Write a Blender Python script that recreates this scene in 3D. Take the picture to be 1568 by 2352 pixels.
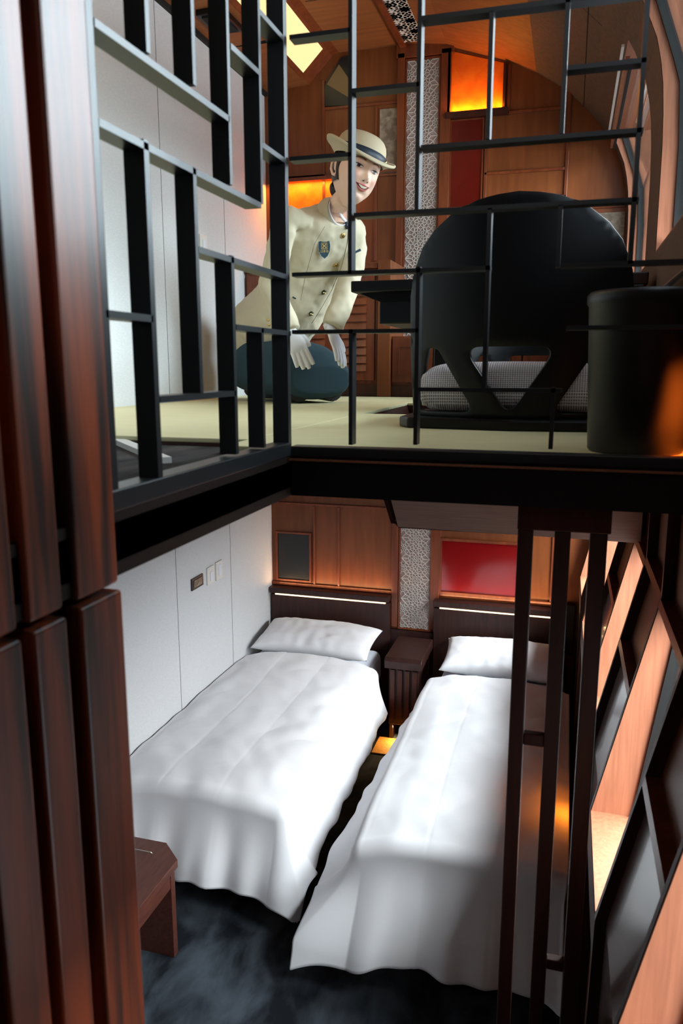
import bpy, bmesh, math, random
from mathutils import Vector, Matrix, noise, geometry

random.seed(7)
for o in list(bpy.data.objects):
    bpy.data.objects.remove(o)
SC = bpy.context.scene
COL = SC.collection
# world frame: x to the window side, y along the carriage, z up; the eye is at z = 0,
# the tatami floor at z = -0.17 and the bedroom floor at z = -2.2
ZT, ZF, YB, XL = -0.17, -2.2, 4.6, -1.82

# ---------------------------------------------------------------- camera
FPX = 1770.0
yaw, pitch = math.radians(16.305), math.radians(10.749)
cam_data = bpy.data.cameras.new('camera')
cam_data.sensor_fit = 'VERTICAL'
cam_data.sensor_height = 36.0
cam_data.lens = FPX / 2352 * 36.0
cam_data.clip_start = 0.02
cam_data.dof.use_dof = True
cam_data.dof.focus_distance = 3.4
cam_data.dof.aperture_fstop = 6.3
cam = bpy.data.objects.new('camera', cam_data)
COL.objects.link(cam)
cam.rotation_euler = (math.pi / 2 - pitch, 0, yaw)
SC.camera = cam

# ---------------------------------------------------------------- world, exposure, daylight
SC.view_settings.view_transform = 'Standard'
SC.view_settings.look = 'None'
SC.view_settings.exposure = 0.15
SC.view_settings.gamma = 1.0
SC.view_settings.use_curve_mapping = False
w = bpy.data.worlds.new('sky'); SC.world = w; w.use_nodes = True
w.node_tree.nodes['Background'].inputs[0].default_value = (0.62, 0.74, 0.85, 1)
w.node_tree.nodes['Background'].inputs[1].default_value = 2.2

def area(name, loc, target, sx, sy, power, color, spread=180):
    d = bpy.data.lights.new(name, 'AREA'); d.shape = 'RECTANGLE'; d.size = sx; d.size_y = sy
    d.energy = power; d.color = color; d.spread = math.radians(spread)
    o = bpy.data.objects.new(name, d); COL.objects.link(o); o.location = loc
    o.rotation_euler = (Vector(target) - Vector(loc)).to_track_quat('-Z', 'Y').to_euler()
    return o
def point(name, loc, power, color, r=0.01):
    d = bpy.data.lights.new(name, 'POINT'); d.energy = power; d.color = color; d.shadow_soft_size = r
    o = bpy.data.objects.new(name, d); COL.objects.link(o); o.location = loc
    return o
DAY = (0.80, 0.92, 1.0)
area('daylight_upper', (2.6, 3.2, 1.75), (-1.4, 2.6, .25), 6.0, 1.4, 610, DAY)
area('daylight_lower', (1.2, 2.6, -0.15), (-.45, 2.6, -1.7), 5.0, 1.0, 720, (0.96, 0.97, 1.0))
area('camera_side_fill', (-0.25, -0.8, 1.2), (-0.3, 1.5, -2.2), 0.7, 0.5, 1.6, (1.0, 0.95, 0.9))  # unseen fill light behind the camera for the near slats and screen fronts

# ---------------------------------------------------------------- pixel rays, used to read sizes off the photograph onto real planes
F_ = Vector((-math.sin(yaw) * math.cos(pitch), math.cos(yaw) * math.cos(pitch), -math.sin(pitch)))
R_ = Vector((math.cos(yaw), math.sin(yaw), 0)); U_ = R_.cross(F_)
def ray(x, y): return F_ * FPX + R_ * (x - 784) - U_ * (y - 1176)
def onY(x, y, Y): d = ray(x, y); return d * (Y / d.y)
def onX(x, y, X): d = ray(x, y); return d * (X / d.x)
def onZ(x, y, Z): d = ray(x, y); return d * (Z / d.z)

# ---------------------------------------------------------------- materials
def lin(c): return tuple((v / 255 / 12.92) if v / 255 <= .04045 else ((v / 255 + .055) / 1.055) ** 2.4 for v in c)
def mat_new(name):
    m = bpy.data.materials.new(name); m.use_nodes = True
    return m, m.node_tree.nodes, m.node_tree.links, m.node_tree.nodes['Principled BSDF']
def plain(name, c, rough=.5, metal=0, spec=.5, coat=0, bump=None, sheen=0):
    m, N, L, P = mat_new(name)
    P.inputs['Base Color'].default_value = (*lin(c), 1); P.inputs['Roughness'].default_value = rough
    P.inputs['Metallic'].default_value = metal; P.inputs['Specular IOR Level'].default_value = spec
    P.inputs['Coat Weight'].default_value = coat; P.inputs['Coat Roughness'].default_value = .08
    P.inputs['Sheen Weight'].default_value = sheen
    if bump:
        t = N.new('ShaderNodeTexNoise'); t.inputs['Scale'].default_value = bump[0]; t.inputs['Detail'].default_value = 3
        b = N.new('ShaderNodeBump'); b.inputs['Strength'].default_value = bump[1]; b.inputs['Distance'].default_value = bump[2]
        g = N.new('ShaderNodeNewGeometry')
        L.new(g.outputs['Position'], t.inputs['Vector']); L.new(t.outputs['Fac'], b.inputs['Height']); L.new(b.outputs['Normal'], P.inputs['Normal'])
    return m
def emit(name, c, s):
    m, N, L, P = mat_new(name)
    P.inputs['Base Color'].default_value = (0, 0, 0, 1)
    P.inputs['Emission Color'].default_value = (*lin(c), 1); P.inputs['Emission Strength'].default_value = s
    return m
def mottled(name, c1, c2, scale=(8, 8, 8), rough=.5, lo=.35, hi=.65, spec=.4, bump=0, coat=0, detail=5, rot=(0,0,0), cr=.1):
    """two-tone procedural surface: wood when the scale is stretched along one axis, plaster or carpet when even"""
    m, N, L, P = mat_new(name)
    g = N.new('ShaderNodeTexCoord'); mp = N.new('ShaderNodeMapping'); mp.inputs['Scale'].default_value = scale
    mp.inputs['Rotation'].default_value = rot
    t = N.new('ShaderNodeTexNoise'); t.inputs['Scale'].default_value = 1; t.inputs['Detail'].default_value = detail; t.inputs['Distortion'].default_value = .4
    r = N.new('ShaderNodeValToRGB'); r.color_ramp.elements[0].position = lo; r.color_ramp.elements[1].position = hi
    r.color_ramp.elements[0].color = (*lin(c1), 1); r.color_ramp.elements[1].color = (*lin(c2), 1)
    gp = N.new('ShaderNodeNewGeometry')
    L.new(gp.outputs['Position'], mp.inputs['Vector']); L.new(mp.outputs['Vector'], t.inputs['Vector'])
    L.new(t.outputs['Fac'], r.inputs['Fac']); L.new(r.outputs['Color'], P.inputs['Base Color'])
    P.inputs['Roughness'].default_value = rough; P.inputs['Specular IOR Level'].default_value = spec
    P.inputs['Coat Weight'].default_value = coat; P.inputs['Coat Roughness'].default_value = cr
    if bump:
        b = N.new('ShaderNodeBump'); b.inputs['Strength'].default_value = .6; b.inputs['Distance'].default_value = bump
        L.new(t.outputs['Fac'], b.inputs['Height']); L.new(b.outputs['Normal'], P.inputs['Normal'])
    return m
M = {}
M['wall_fabric'] = mottled('pale_wall_cloth', (208, 210, 211), (218, 219, 219), (60, 60, 300), .7, spec=.2)
M['seam'] = plain('seam_grey', (96, 92, 90), .8)
M['taupe'] = mottled('taupe_lining', (84, 68, 60), (96, 78, 70), (60, 60, 60), .7, spec=.2)
M['wood'] = mottled('panel_wood', (104, 52, 20), (126, 68, 29), (26, 26, 3), .42, .3, .75, coat=.15, cr=.25)
M['wood_trim'] = mottled('moulding_wood', (98, 44, 20), (122, 58, 27), (30, 30, 4), .38, coat=.25, cr=.2)
M['ceil_wood'] = mottled('ceiling_wood', (122, 70, 34), (140, 82, 42), (2, 40, 40), .6)
M['peach'] = mottled('pale_peach_veneer', (134, 82, 57), (150, 94, 67), (90, 90, 6), .55)
M['dark_wood'] = mottled('dark_walnut', (40, 21, 18), (60, 32, 26), (50, 50, 5), .45, .3, .7)
M['dark_red_wood'] = mottled('dark_red_wood', (52, 22, 15), (72, 32, 21), (40, 40, 5), .4, .3, .7)
M['slat_wood'] = mottled('slat_wood', (50, 32, 27), (158, 70, 34), (34, 34, 2.0), .42, .36, .62, spec=.5, bump=.001, coat=.4, cr=.32)
M['bench_wood'] = mottled('bench_wood', (74, 38, 30), (92, 50, 38), (90, 12, 90), .45, coat=.1)
M['black_steel'] = plain('black_painted_steel', (38, 41, 44), .36, spec=.6)
M['black_lacquer'] = plain('black_lacquer', (12, 12, 14), .34, spec=.3)
M['beam_black'] = plain('beam_black', (15, 12, 11), .5, spec=.3)
M['beam_brown'] = plain('beam_brown', (34, 25, 20), .5, spec=.3)
M['tatami'] = mottled('tatami_rush', (222, 215, 168), (232, 226, 182), (8, 400, 8), .7, bump=.0006)
M['tatami_edge'] = plain('tatami_edge', (150, 140, 95), .8)
M['carpet'] = mottled('blue_grey_carpet', (30, 33, 38), (80, 88, 96), (7, 3.5, 5), .95, .38, .66, spec=.1, bump=.004, detail=8)
M['carpet_dark'] = mottled('dark_grey_carpet', (40, 40, 44), (84, 80, 80), (12, 3, 5), .95, spec=.1)
M['white_cloth'] = plain('white_cotton', (238, 238, 240), .75, spec=.15, sheen=.2)
M['sheet'] = plain('sheet_cotton', (226, 230, 238), .8, spec=.1)
M['red_lacquer'] = plain('red_lacquer', (118, 12, 14), .12, coat=.6)
M['deep_red'] = mottled('deep_red_lacquer', (84, 8, 4), (100, 14, 6), (4, 4, 4), .25, coat=.4)
M['lattice'] = plain('ivory_lattice', (214, 208, 200), .6)
M['lattice_back'] = plain('lattice_backing', (168, 148, 142), .7)
M['black_gloss'] = plain('black_panel', (20, 24, 26), .35)
M['hole'] = plain('dark_hole', (14, 10, 8), .9)
M['plaster'] = mottled('silver_mottled_paper', (112, 98, 84), (160, 146, 128), (22, 22, 22), .45, .4, .62, detail=10)
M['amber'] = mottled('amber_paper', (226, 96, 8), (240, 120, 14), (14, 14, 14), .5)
M['rubber'] = plain('black_rubber', (12, 13, 12), .45)
M['switch'] = plain('switch_white', (222, 222, 216), .4)
M['grey_lacquer'] = plain('grey_gloss_lacquer', (112, 92, 88), .22, coat=.4)
M['soffit'] = mottled('soffit_veneer', (186, 154, 138), (198, 166, 150), (6, 60, 160), .6)
M['cushion'] = plain('cushion', (176, 172, 174), .85, spec=.1)
M['bin'] = plain('bin_leather', (26, 27, 28), .42)
M['beige_panel'] = plain('beige_panel', (120, 96, 60), .6)
M['led'] = emit('led_strip', (255, 214, 170), 3.0)
M['ceil_light'] = emit('ceiling_light_panel', (255, 226, 160), 1.15)
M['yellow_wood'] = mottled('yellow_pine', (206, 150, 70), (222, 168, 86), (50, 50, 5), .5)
M['steel'] = plain('steel', (200, 196, 188), .25, metal=1)
def glass_mat():
    m, N, L, P = mat_new('window_glass')
    N.remove(P)
    lw = N.new('ShaderNodeLayerWeight'); lw.inputs['Blend'].default_value = .5
    pw = N.new('ShaderNodeMath'); pw.operation = 'POWER'; pw.inputs[1].default_value = 5
    fr = N.new('ShaderNodeMath'); fr.operation = 'MULTIPLY_ADD'; fr.inputs[1].default_value = .93; fr.inputs[2].default_value = .04
    L.new(lw.outputs['Facing'], pw.inputs[0]); L.new(pw.outputs[0], fr.inputs[0])
    tr = N.new('ShaderNodeBsdfTransparent'); tr.inputs['Color'].default_value = (.93, .95, .95, 1)
    gl = N.new('ShaderNodeBsdfGlossy'); gl.inputs['Roughness'].default_value = 0.02
    mx = N.new('ShaderNodeMixShader'); out = N['Material Output'] if 'Material Output' in N else N.new('ShaderNodeOutputMaterial')
    L.new(fr.outputs[0], mx.inputs[0]); L.new(tr.outputs[0], mx.inputs[1]); L.new(gl.outputs[0], mx.inputs[2]); L.new(mx.outputs[0], out.inputs['Surface'])
    return m
M['glass'] = glass_mat()
def weave_mat():
    m, N, L, P = mat_new('woven_grey_cloth')
    g = N.new('ShaderNodeNewGeometry'); sx = N.new('ShaderNodeSeparateXYZ'); L.new(g.outputs['Position'], sx.inputs[0])
    def mt(op, a, b=None):
        n = N.new('ShaderNodeMath'); n.operation = op
        for i, v in enumerate((a, b)):
            if v is None: continue
            if isinstance(v, (int, float)): n.inputs[i].default_value = v
            else: L.new(v, n.inputs[i])
        return n.outputs[0]
    yz = mt('ADD', sx.outputs['Y'], mt('MULTIPLY', sx.outputs['Z'], 1.0)); k = 2 * math.pi / .0125
    pr = mt('MULTIPLY', mt('SINE', mt('MULTIPLY', mt('ADD', sx.outputs['X'], yz), k)), mt('SINE', mt('MULTIPLY', mt('SUBTRACT', sx.outputs['X'], yz), k)))
    h = mt('ADD', mt('MULTIPLY', pr, .5), .5)
    r = N.new('ShaderNodeValToRGB'); r.color_ramp.elements[0].color = (*lin((120, 112, 118)), 1); r.color_ramp.elements[1].color = (*lin((222, 216, 218)), 1)
    r.color_ramp.elements[0].position = .2; r.color_ramp.elements[1].position = .6
    b = N.new('ShaderNodeBump'); b.inputs['Distance'].default_value = .0015
    L.new(h, r.inputs['Fac']); L.new(r.outputs['Color'], P.inputs['Base Color']); L.new(h, b.inputs['Height']); L.new(b.outputs['Normal'], P.inputs['Normal'])
    P.inputs['Roughness'].default_value = .8
    return m
M['weave'] = weave_mat()

# ---------------------------------------------------------------- mesh building
class MB:
    def __init__(s): s.v = []; s.f = []
    def add(s, vs, fs):
        n = len(s.v); s.v += [tuple(p) for p in vs]; s.f += [tuple(i + n for i in q) for q in fs]; return s
    def box(s, x0, x1, y0, y1, z0, z1):
        vs = [(x, y, z) for x in (x0, x1) for y in (y0, y1) for z in (z0, z1)]
        return s.add(vs, [(0, 1, 3, 2), (4, 6, 7, 5), (0, 4, 5, 1), (2, 3, 7, 6), (0, 2, 6, 4), (1, 5, 7, 3)])
    def prism(s, poly, axis, a, b):
        """polygon of 2D points (the two other axes in order) pulled along an axis from a to b"""
        def p3(p, t): return {'x': (t, p[0], p[1]), 'y': (p[0], t, p[1]), 'z': (p[0], p[1], t)}[axis]
        n = len(poly)
        return s.add([p3(p, a) for p in poly] + [p3(p, b) for p in poly],
                     [tuple(range(n))[::-1], tuple(range(n, 2 * n))] + [(i, (i + 1) % n, n + (i + 1) % n, n + i) for i in range(n)])
    def band(s, inner, outer, axis, a, b):
        """ribbon between two equal-length 2D lines pulled along an axis (always quads)"""
        def p3(p, t): return {'x': (t, p[0], p[1]), 'y': (p[0], t, p[1]), 'z': (p[0], p[1], t)}[axis]
        n = len(inner); vs = [p3(p, a) for p in inner] + [p3(p, a) for p in outer] + [p3(p, b) for p in inner] + [p3(p, b) for p in outer]
        fs = []
        for i in range(n - 1):
            fs += [(i, i + 1, n + i + 1, n + i), (2*n + i, 3*n + i, 3*n + i + 1, 2*n + i + 1), (i, 2*n + i, 2*n + i + 1, i + 1), (n + i, n + i + 1, 3*n + i + 1, 3*n + i)]
        fs += [(0, n, 3*n, 2*n), (n - 1, 3*n - 1, 4*n - 1, 2*n - 1)]
        return s.add(vs, fs)
    def loft(s, rings, cap=True, closed=True):
        n = len(rings[0]); vs = [p for r in rings for p in r]; fs = []
        for k in range(len(rings) - 1):
            for i in range(n if closed else n - 1):
                j = (i + 1) % n
                fs.append((k*n + i, k*n + j, (k+1)*n + j, (k+1)*n + i))
        if cap: fs += [tuple(range(n))[::-1], tuple(range((len(rings)-1)*n, len(rings)*n))]
        return s.add(vs, fs)
    def tube(s, pts, rad, n=12, cap=True, flat=1.0):
        pts = [Vector(p) for p in pts]
        if not hasattr(rad, '__len__'): rad = [rad] * len(pts)
        rings = []; prev = None
        for i, p in enumerate(pts):
            t = (pts[min(i+1, len(pts)-1)] - pts[max(i-1, 0)]).normalized()
            if prev is None: a = t.orthogonal().normalized()
            else: a = (prev - t * prev.dot(t)).normalized()
            prev = a; b = t.cross(a)
            rings.append([p + (a * math.cos(q) + b * math.sin(q) * flat) * rad[i] for q in [2*math.pi*k/n for k in range(n)]])
        return s.loft(rings, cap)
    def lathe(s, prof, c=(0, 0, 0), n=40):
        rings = [[Vector((c[0] + r*math.cos(2*math.pi*k/n), c[1] + r*math.sin(2*math.pi*k/n), c[2] + z)) for k in range(n)] for r, z in prof]
        return s.loft(rings, True)
    def grid(s, fn, nu, nv, thick=None):
        vs = [fn(i/nu, j/nv) for j in range(nv+1) for i in range(nu+1)]
        fs = [(j*(nu+1)+i, j*(nu+1)+i+1, (j+1)*(nu+1)+i+1, (j+1)*(nu+1)+i) for j in range(nv) for i in range(nu)]
        return s.add(vs, fs)
    def build(s, name, mat, parent=None, smooth=False, bevel=0, origin=None, fix=True, seg=2):
        me = bpy.data.meshes.new(name)
        if parent is not None: o0 = Vector(parent['_o'])
        else:
            if origin is None:
                xs, ys, zs = zip(*s.v); origin = ((min(xs)+max(xs))/2, (min(ys)+max(ys))/2, min(zs))
            o0 = Vector(origin)
        me.from_pydata([Vector(p) - o0 for p in s.v], [], s.f); me.update()
        if fix:
            bm = bmesh.new(); bm.from_mesh(me); bmesh.ops.recalc_face_normals(bm, faces=bm.faces); bm.to_mesh(me); bm.free()
        for m in (mat if isinstance(mat, list) else [mat]): me.materials.append(m)
        if smooth: me.polygons.foreach_set('use_smooth', [True] * len(me.polygons))
        o = bpy.data.objects.new(name, me); COL.objects.link(o)
        if parent is not None: o.parent = parent
        else: o.location = o0
        o['_o'] = tuple(o0)
        if bevel:
            b = o.modifiers.new('bevel', 'BEVEL'); b.width = bevel; b.segments = seg; b.limit_method = 'ANGLE'; b.angle_limit = math.radians(35)
        return o
def box(name, mat, x0, x1, y0, y1, z0, z1, parent=None, bevel=0, **k): return MB().box(x0, x1, y0, y1, z0, z1).build(name, mat, parent, bevel=bevel, **k)
def tag(o, label, cat, group=None):
    o['label'] = label; o['category'] = cat
    if group: o['group'] = group
    return o
def struct(o): o['kind'] = 'structure'; return o
def thing(name, loc, label, cat, group=None):
    o = bpy.data.objects.new(name, None); COL.objects.link(o); o.location = loc; o.empty_display_size = .05; o['_o'] = tuple(loc)
    return tag(o, label, cat, group)
def copy_tree(o, parent=None, loc=None, rz=None):
    c = o.copy(); COL.objects.link(c)
    if parent is not None: c.parent = parent
    if loc is not None: c.location = loc
    if rz is not None: c.rotation_euler = (0, 0, rz)
    for ch in o.children: copy_tree(ch, c)
    return c
def interp(tab, t):
    for (a, va), (b, vb) in zip(tab, tab[1:]):
        if (a <= t <= b) or (a >= t >= b): return va + (vb - va) * (t - a) / (b - a)
    return tab[0][1] if abs(t - tab[0][0]) < abs(t - tab[-1][0]) else tab[-1][1]
def sm(a, b, t):
    t = max(0, min(1, (t - a) / (b - a))); return t * t * (3 - 2 * t)
# ================================================================ SETTING
# left wall: pale cloth panels with thin seams, both storeys
wl = struct(box('wall_left', M['wall_fabric'], XL - .06, XL, -1.0, YB, ZF, 1.66))
for y in (1.95, 2.62, 3.32, 3.99):
    box('panel_seam', M['seam'], XL - .001, XL + .0012, y - .0012, y + .0012, ZT + .001, 1.6, wl)
for y in (2.62, 3.31, 3.95):
    box('panel_seam', M['seam'], XL - .001, XL + .0012, y - .0012, y + .0012, ZF, -.28, wl)
box('ceiling_gap', M['hole'], XL, XL + .02, -1.0, YB, 1.56, 1.66, wl)

# curved wall and ceiling profile on the window side
PROF = [(1.75, -1.36), (1.752, -1.0), (1.72, -.74), (1.615, -.42), (1.54, -.26), (1.44, -.10), (1.30, .045), (1.20, .125), (1.13, .165), (1.03, .208), (.96, .225), (.89, .236), (.80, .243), (.70, .247), (.37, .25), (-.57, .25), (-1.19, .113), (-2.2, .10)]
XT = [(z, x) for z, x in PROF]
def Xw(z): return interp(XT, z)
def cut(z0, z1):
    zs = sorted({z0, z1} | {z for z, x in PROF if z0 < z < z1}); return zs
GL = [(1.35, .03 + .05), (1.2, .175), (.9, .285), (.7, .297), (.37, .30), (-.57, .30), (-1.19, .215)]
def Xg(z): return interp(GL, z)
mats_r = {'up': M['dark_red_wood'], 'lo': M['wood_trim']}
wr = MB()
UPW = [(1.15, 2.88), (3.27, 4.5)]
LOW = [(0.80, 1.21), (1.60, 2.02), (2.45, 2.80), (3.25, 3.66), (4.08, 4.48)]
HU, SU, HL, SL = 1.18, .37, -.60, -1.19
def strip(y0, y1, z0, z1, off=0.0, thick=.065):
    zs = cut(z0, z1)
    wr.band([(Xw(z) + off, z) for z in zs], [(Xw(z) + off + thick, z) for z in zs], 'y', y0, y1)
def piers(wins): 
    e = [-1.0] + [v for a in wins for v in a] + [YB]
    return [(e[i], e[i+1]) for i in range(0, len(e), 2)]
strip(-1.0, YB, HU, 1.54)
for a, b in piers(UPW): strip(a, b, SU, HU)
strip(-1.0, YB, ZT - .1, SU)
wall_right = struct(wr.build('wall_right', M['taupe']))
wr = MB()
strip(-1.0, YB, HL, ZT - .1, .03)
for a, b in piers(LOW): strip(a, b, SL, HL, .03)
strip(-1.0, YB, ZF, SL, .03)
lower = struct(wr.build('wall_right', M['wood']))
# mouldings and panels of the lower window wall
def rib(y0, y1, z0, z1, name, mat, off=0.0, th=.031):
    zs = cut(z0, z1); return MB().band([(Xw(z) + off, z) for z in zs], [(Xw(z) + off + th, z) for z in zs], 'y', y0, y1).build(name, mat, lower)
for a, b in LOW:
    rib(a - .018, a, ZF, ZT - .1, 'moulding', M['dark_wood']); rib(b, b + .018, ZF, ZT - .1, 'moulding', M['dark_wood'])
    rib(a, b, HL + .0, HL + .02, 'moulding', M['wood_trim'])
    rib(a, b, SL - .10, SL, 'sill_board', M['dark_red_wood'], .0, .03)
for a, b in piers(LOW):
    if a < 0: continue
    a2, b2 = a + .018, b - .018
    for z in (-.58, -.845): rib(a2, b2, z - .011, z + .011, 'moulding', M['wood_trim'])
    rib(a2, b2, -1.55, -.856, 'lacquer_panel', M['grey_lacquer'], .024, .008)
# windows
def window(n, y0, y1, z0, z1, d_in):
    zs = cut(z0, z1); th = .006
    root = struct(MB().band([(Xg(z) + .012, z) for z in zs], [(Xg(z) + .016, z) for z in zs], 'y', y0, y1).build('window_%d' % n, M['glass']))
    for y, s in ((y0, 1), (y1, -1)):
        MB().band([(Xw(z) + .0015, z) for z in zs], [(Xg(z), z) for z in zs], 'y', y, y + s * th).build('jamb', M['peach'], root)
        MB().band([(Xg(z), z) for z in zs], [(Xg(z) + .03, z) for z in zs], 'y', y, y + s * .014).build('rubber_seal', M['rubber'], root)
    for z, s in ((z0, 1), (z1, -1)):
        MB().prism([(Xw(z) + .0015, z), (Xg(z) + .03, z), (Xg(z) + .03, z + s * th), (Xw(z) + .0015, z + s * th)], 'y', y0, y1).build('sill' if s > 0 else 'head', M['peach'], root)
    if z0 > 0: MB().band([(Xg(z) + .031, z) for z in zs], [(Xg(z) + .17, z) for z in zs], 'y', y1 - .01, y1 + .02).build('outer_jamb', M['peach'], root)
    return root
k = 1
for a, b in UPW: window(k, a, b, SU, HU, 0); k += 1
for a, b in LOW: window(k, a, b, SL, HL, 0); k += 1
# roller blind box at the head of the far upper window
hb = struct(MB().box(.135, .15, 3.3, 4.47, 1.10, 1.13).build('trim_1', M['peach']))
box('blind_rail', M['switch'], .118, .128, 3.3, 4.47, 1.163, 1.172, hb)
box('blind_slot', M['hole'], .150, .160, 3.3, 4.47, 1.095, 1.12, hb)

# upper ceiling: follows the profile, with the light slot to the left
ce = MB()
cp = [(x, z) for z, x in PROF if z >= 1.54]
ce.band(cp, [(x + .02, z + .1) for x, z in cp], 'y', -1.0, YB)
ceiling = struct(ce.build('ceiling', M['ceil_wood']))
MB().prism([(-1.36, 1.75), (-1.34, 1.85), (-1.40, 1.85), (-1.56, 1.66), (-1.54, 1.60), (-1.40, 1.735)], 'y', -1.0, YB).build('light_cove', M['wood_trim'], ceiling)
MB().prism([(XL, 1.58), (-1.54, 1.60), (-1.56, 1.70), (XL, 1.70)], 'y', -1.0, YB).build('side_ceiling', M['ceil_wood'], ceiling)
for y in (2.2, 3.1, 3.95):
    box('ceiling_seam', M['hole'], -1.34, -.9, y - .001, y + .001, 1.7485, 1.7505, ceiling)
    box('ceiling_seam', M['hole'], XL, -1.54, y - .001, y + .001, 1.585, 1.5995, ceiling)
cpl = [(x, z) for z, x in PROF if z >= 1.30]
MB().band([(x + .001, z - .0015) for x, z in cpl], [(x + .002, z + .002) for x, z in cpl], 'y', 3.449, 3.4525).build('ceiling_seam', M['hole'], ceiling)
MB().box(Xw(1.35) - .003, Xw(1.35) + .002, -1.0, YB, 1.349, 1.352).build('ceiling_seam', M['hole'], ceiling)
# end walls
wb = struct(box('wall_back', M['wood'], XL - .06, .35, YB, YB + .06, ZF, 1.9))
struct(box('wall_front', M['dark_wood'], XL - .06, .45, -1.06, -1.0, ZF, 1.9))
# lower floor and the slab of the upper floor
struct(box('floor', M['carpet'], XL - .06, .45, -1.0, YB, ZF - .05, ZF))
PX0, PX1, PY0, PY1 = -.72, .20, 2.72, 3.55
sl = MB()
sl.box(XL, PX0, 1.68, PY0, -.255, ZT - .012); sl.box(PX0, .25, 1.53, PY0, -.255, ZT - .012); sl.box(XL, PX0, PY0, PY1, -.255, ZT - .012); sl.box(PX1, .25, PY0, PY1, -.255, ZT - .012); sl.box(XL, .25, PY1, YB, -.255, ZT - .012)
struct(sl.build('floor_upper', M['dark_red_wood']))
struct(box('floor_landing', M['carpet_dark'], XL, -.53, -1.0, 1.53, -.24, -.190))
struct(box('floor_landing', M['carpet_dark'], XL, PX0, 1.53, 1.68, -.24, -.190))
# the leg pit under the table hangs below the slab
pit = struct(MB().prism([(-.665, -.256), (-.575, -.578), (.255, -.585), (.255, -.256)], 'y', 2.70, 2.716).build('trim_2', M['soffit']))
MB().prism([(-.60, -.56), (.25, -.56), (.25, -.585), (-.575, -.585)], 'y', 2.716, 3.6).build('pit_floor', M['dark_red_wood'], pit)
MB().prism([(PX0 - .012, ZT - .012), (PX0, ZT - .012), (-.59, -.57), (-.605, -.57)], 'y', 2.716, 3.6).build('pit_side', M['dark_red_wood'], pit)
box('pit_end', M['dark_red_wood'], -.72, .25, 3.585, 3.6, -.57, -.19, pit)
# edge beams
b1 = struct(box('trim_3', M['beam_brown'], -.60, -.53, -1.0, 1.45, -.258, -.177))
b2 = struct(box('trim_4', M['beam_black'], -.60, .27, 1.45, 1.53, -.258, -.178))
box('beam_moulding', M['peach'], -.53, .25, 1.440, 1.4505, -.186, -.1825, b2)

# tatami mats
def mat_(x0, x1, y0, y1, lab):
    t = box('tatami_mat', M['tatami'], x0 + .0015, x1 - .0015, y0 + .0015, y1 - .0015, ZT - .012, ZT, bevel=.003)
    tag(t, lab, 'tatami mat', 'tatami mats of the upper floor')
mat_(-.72, .245, 1.532, PY0, 'pale rush tatami mat under the near black floor chair')
mat_(XL, -.72, 1.68, 2.36, 'pale rush tatami mat nearest the dark carpet, behind the corner post')
mat_(XL, -.72, 2.36, 3.17, 'pale rush tatami mat between the kneeling person and the carpet-side mat')
mat_(XL, -.72, 3.17, 4.22, 'pale rush tatami mat the uniformed person kneels on')
mat_(-.72, .245, PY1, 4.22, 'pale rush tatami mat behind the black table')
st = box('nosing_strip', M['switch'], -.0, .50, -.014, .014, 0, .012, origin=(0, 0, 0)); a = onZ(262, 1006, -.184); b = onZ(388, 1058, -.184)
st.location = (a.x + .02, a.y - .03, -.190); st.rotation_euler = (0, 0, math.atan2(b.y - a.y, b.x - a.x)); tag(st, 'pale strip lying slantwise on the dark upper carpet behind the lattice', 'strip')
# ================================================================ BACK WALL JOINERY
def R(x0, y0, x1, y1, Y=YB):
    """pixel rectangle of the photograph read onto the plane y = Y"""
    a, b, c, d = onY(x0, y0, Y), onY(x1, y0, Y), onY(x0, y1, Y), onY(x1, y1, Y)
    return (a.x + c.x) / 2, (b.x + d.x) / 2, (c.z + d.z) / 2, (a.z + b.z) / 2
def frame(x0, x1, z0, z1, wd=.014, dp=.014, parent=wb, Y=YB, mat='wood_trim', name='panel_frame'):
    m = MB()
    m.prism([(x0-wd, z0-wd), (x1+wd, z0-wd), (x1, z0), (x0, z0)], 'y', Y-dp, Y); m.prism([(x0-wd, z1+wd), (x0, z1), (x1, z1), (x1+wd, z1+wd)], 'y', Y-dp, Y)
    m.prism([(x0-wd, z0-wd), (x0, z0), (x0, z1), (x0-wd, z1+wd)], 'y', Y-dp, Y); m.prism([(x1+wd, z0-wd), (x1+wd, z1+wd), (x1, z1), (x1, z0)], 'y', Y-dp, Y)
    return m.build(name, M[mat], parent)
def rail(x0, x1, z0, z1, dp=.012, mat='wood_trim'): return box('moulding', M[mat], x0, x1, YB - dp, YB, z0, z1, wb, bevel=.002)
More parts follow.
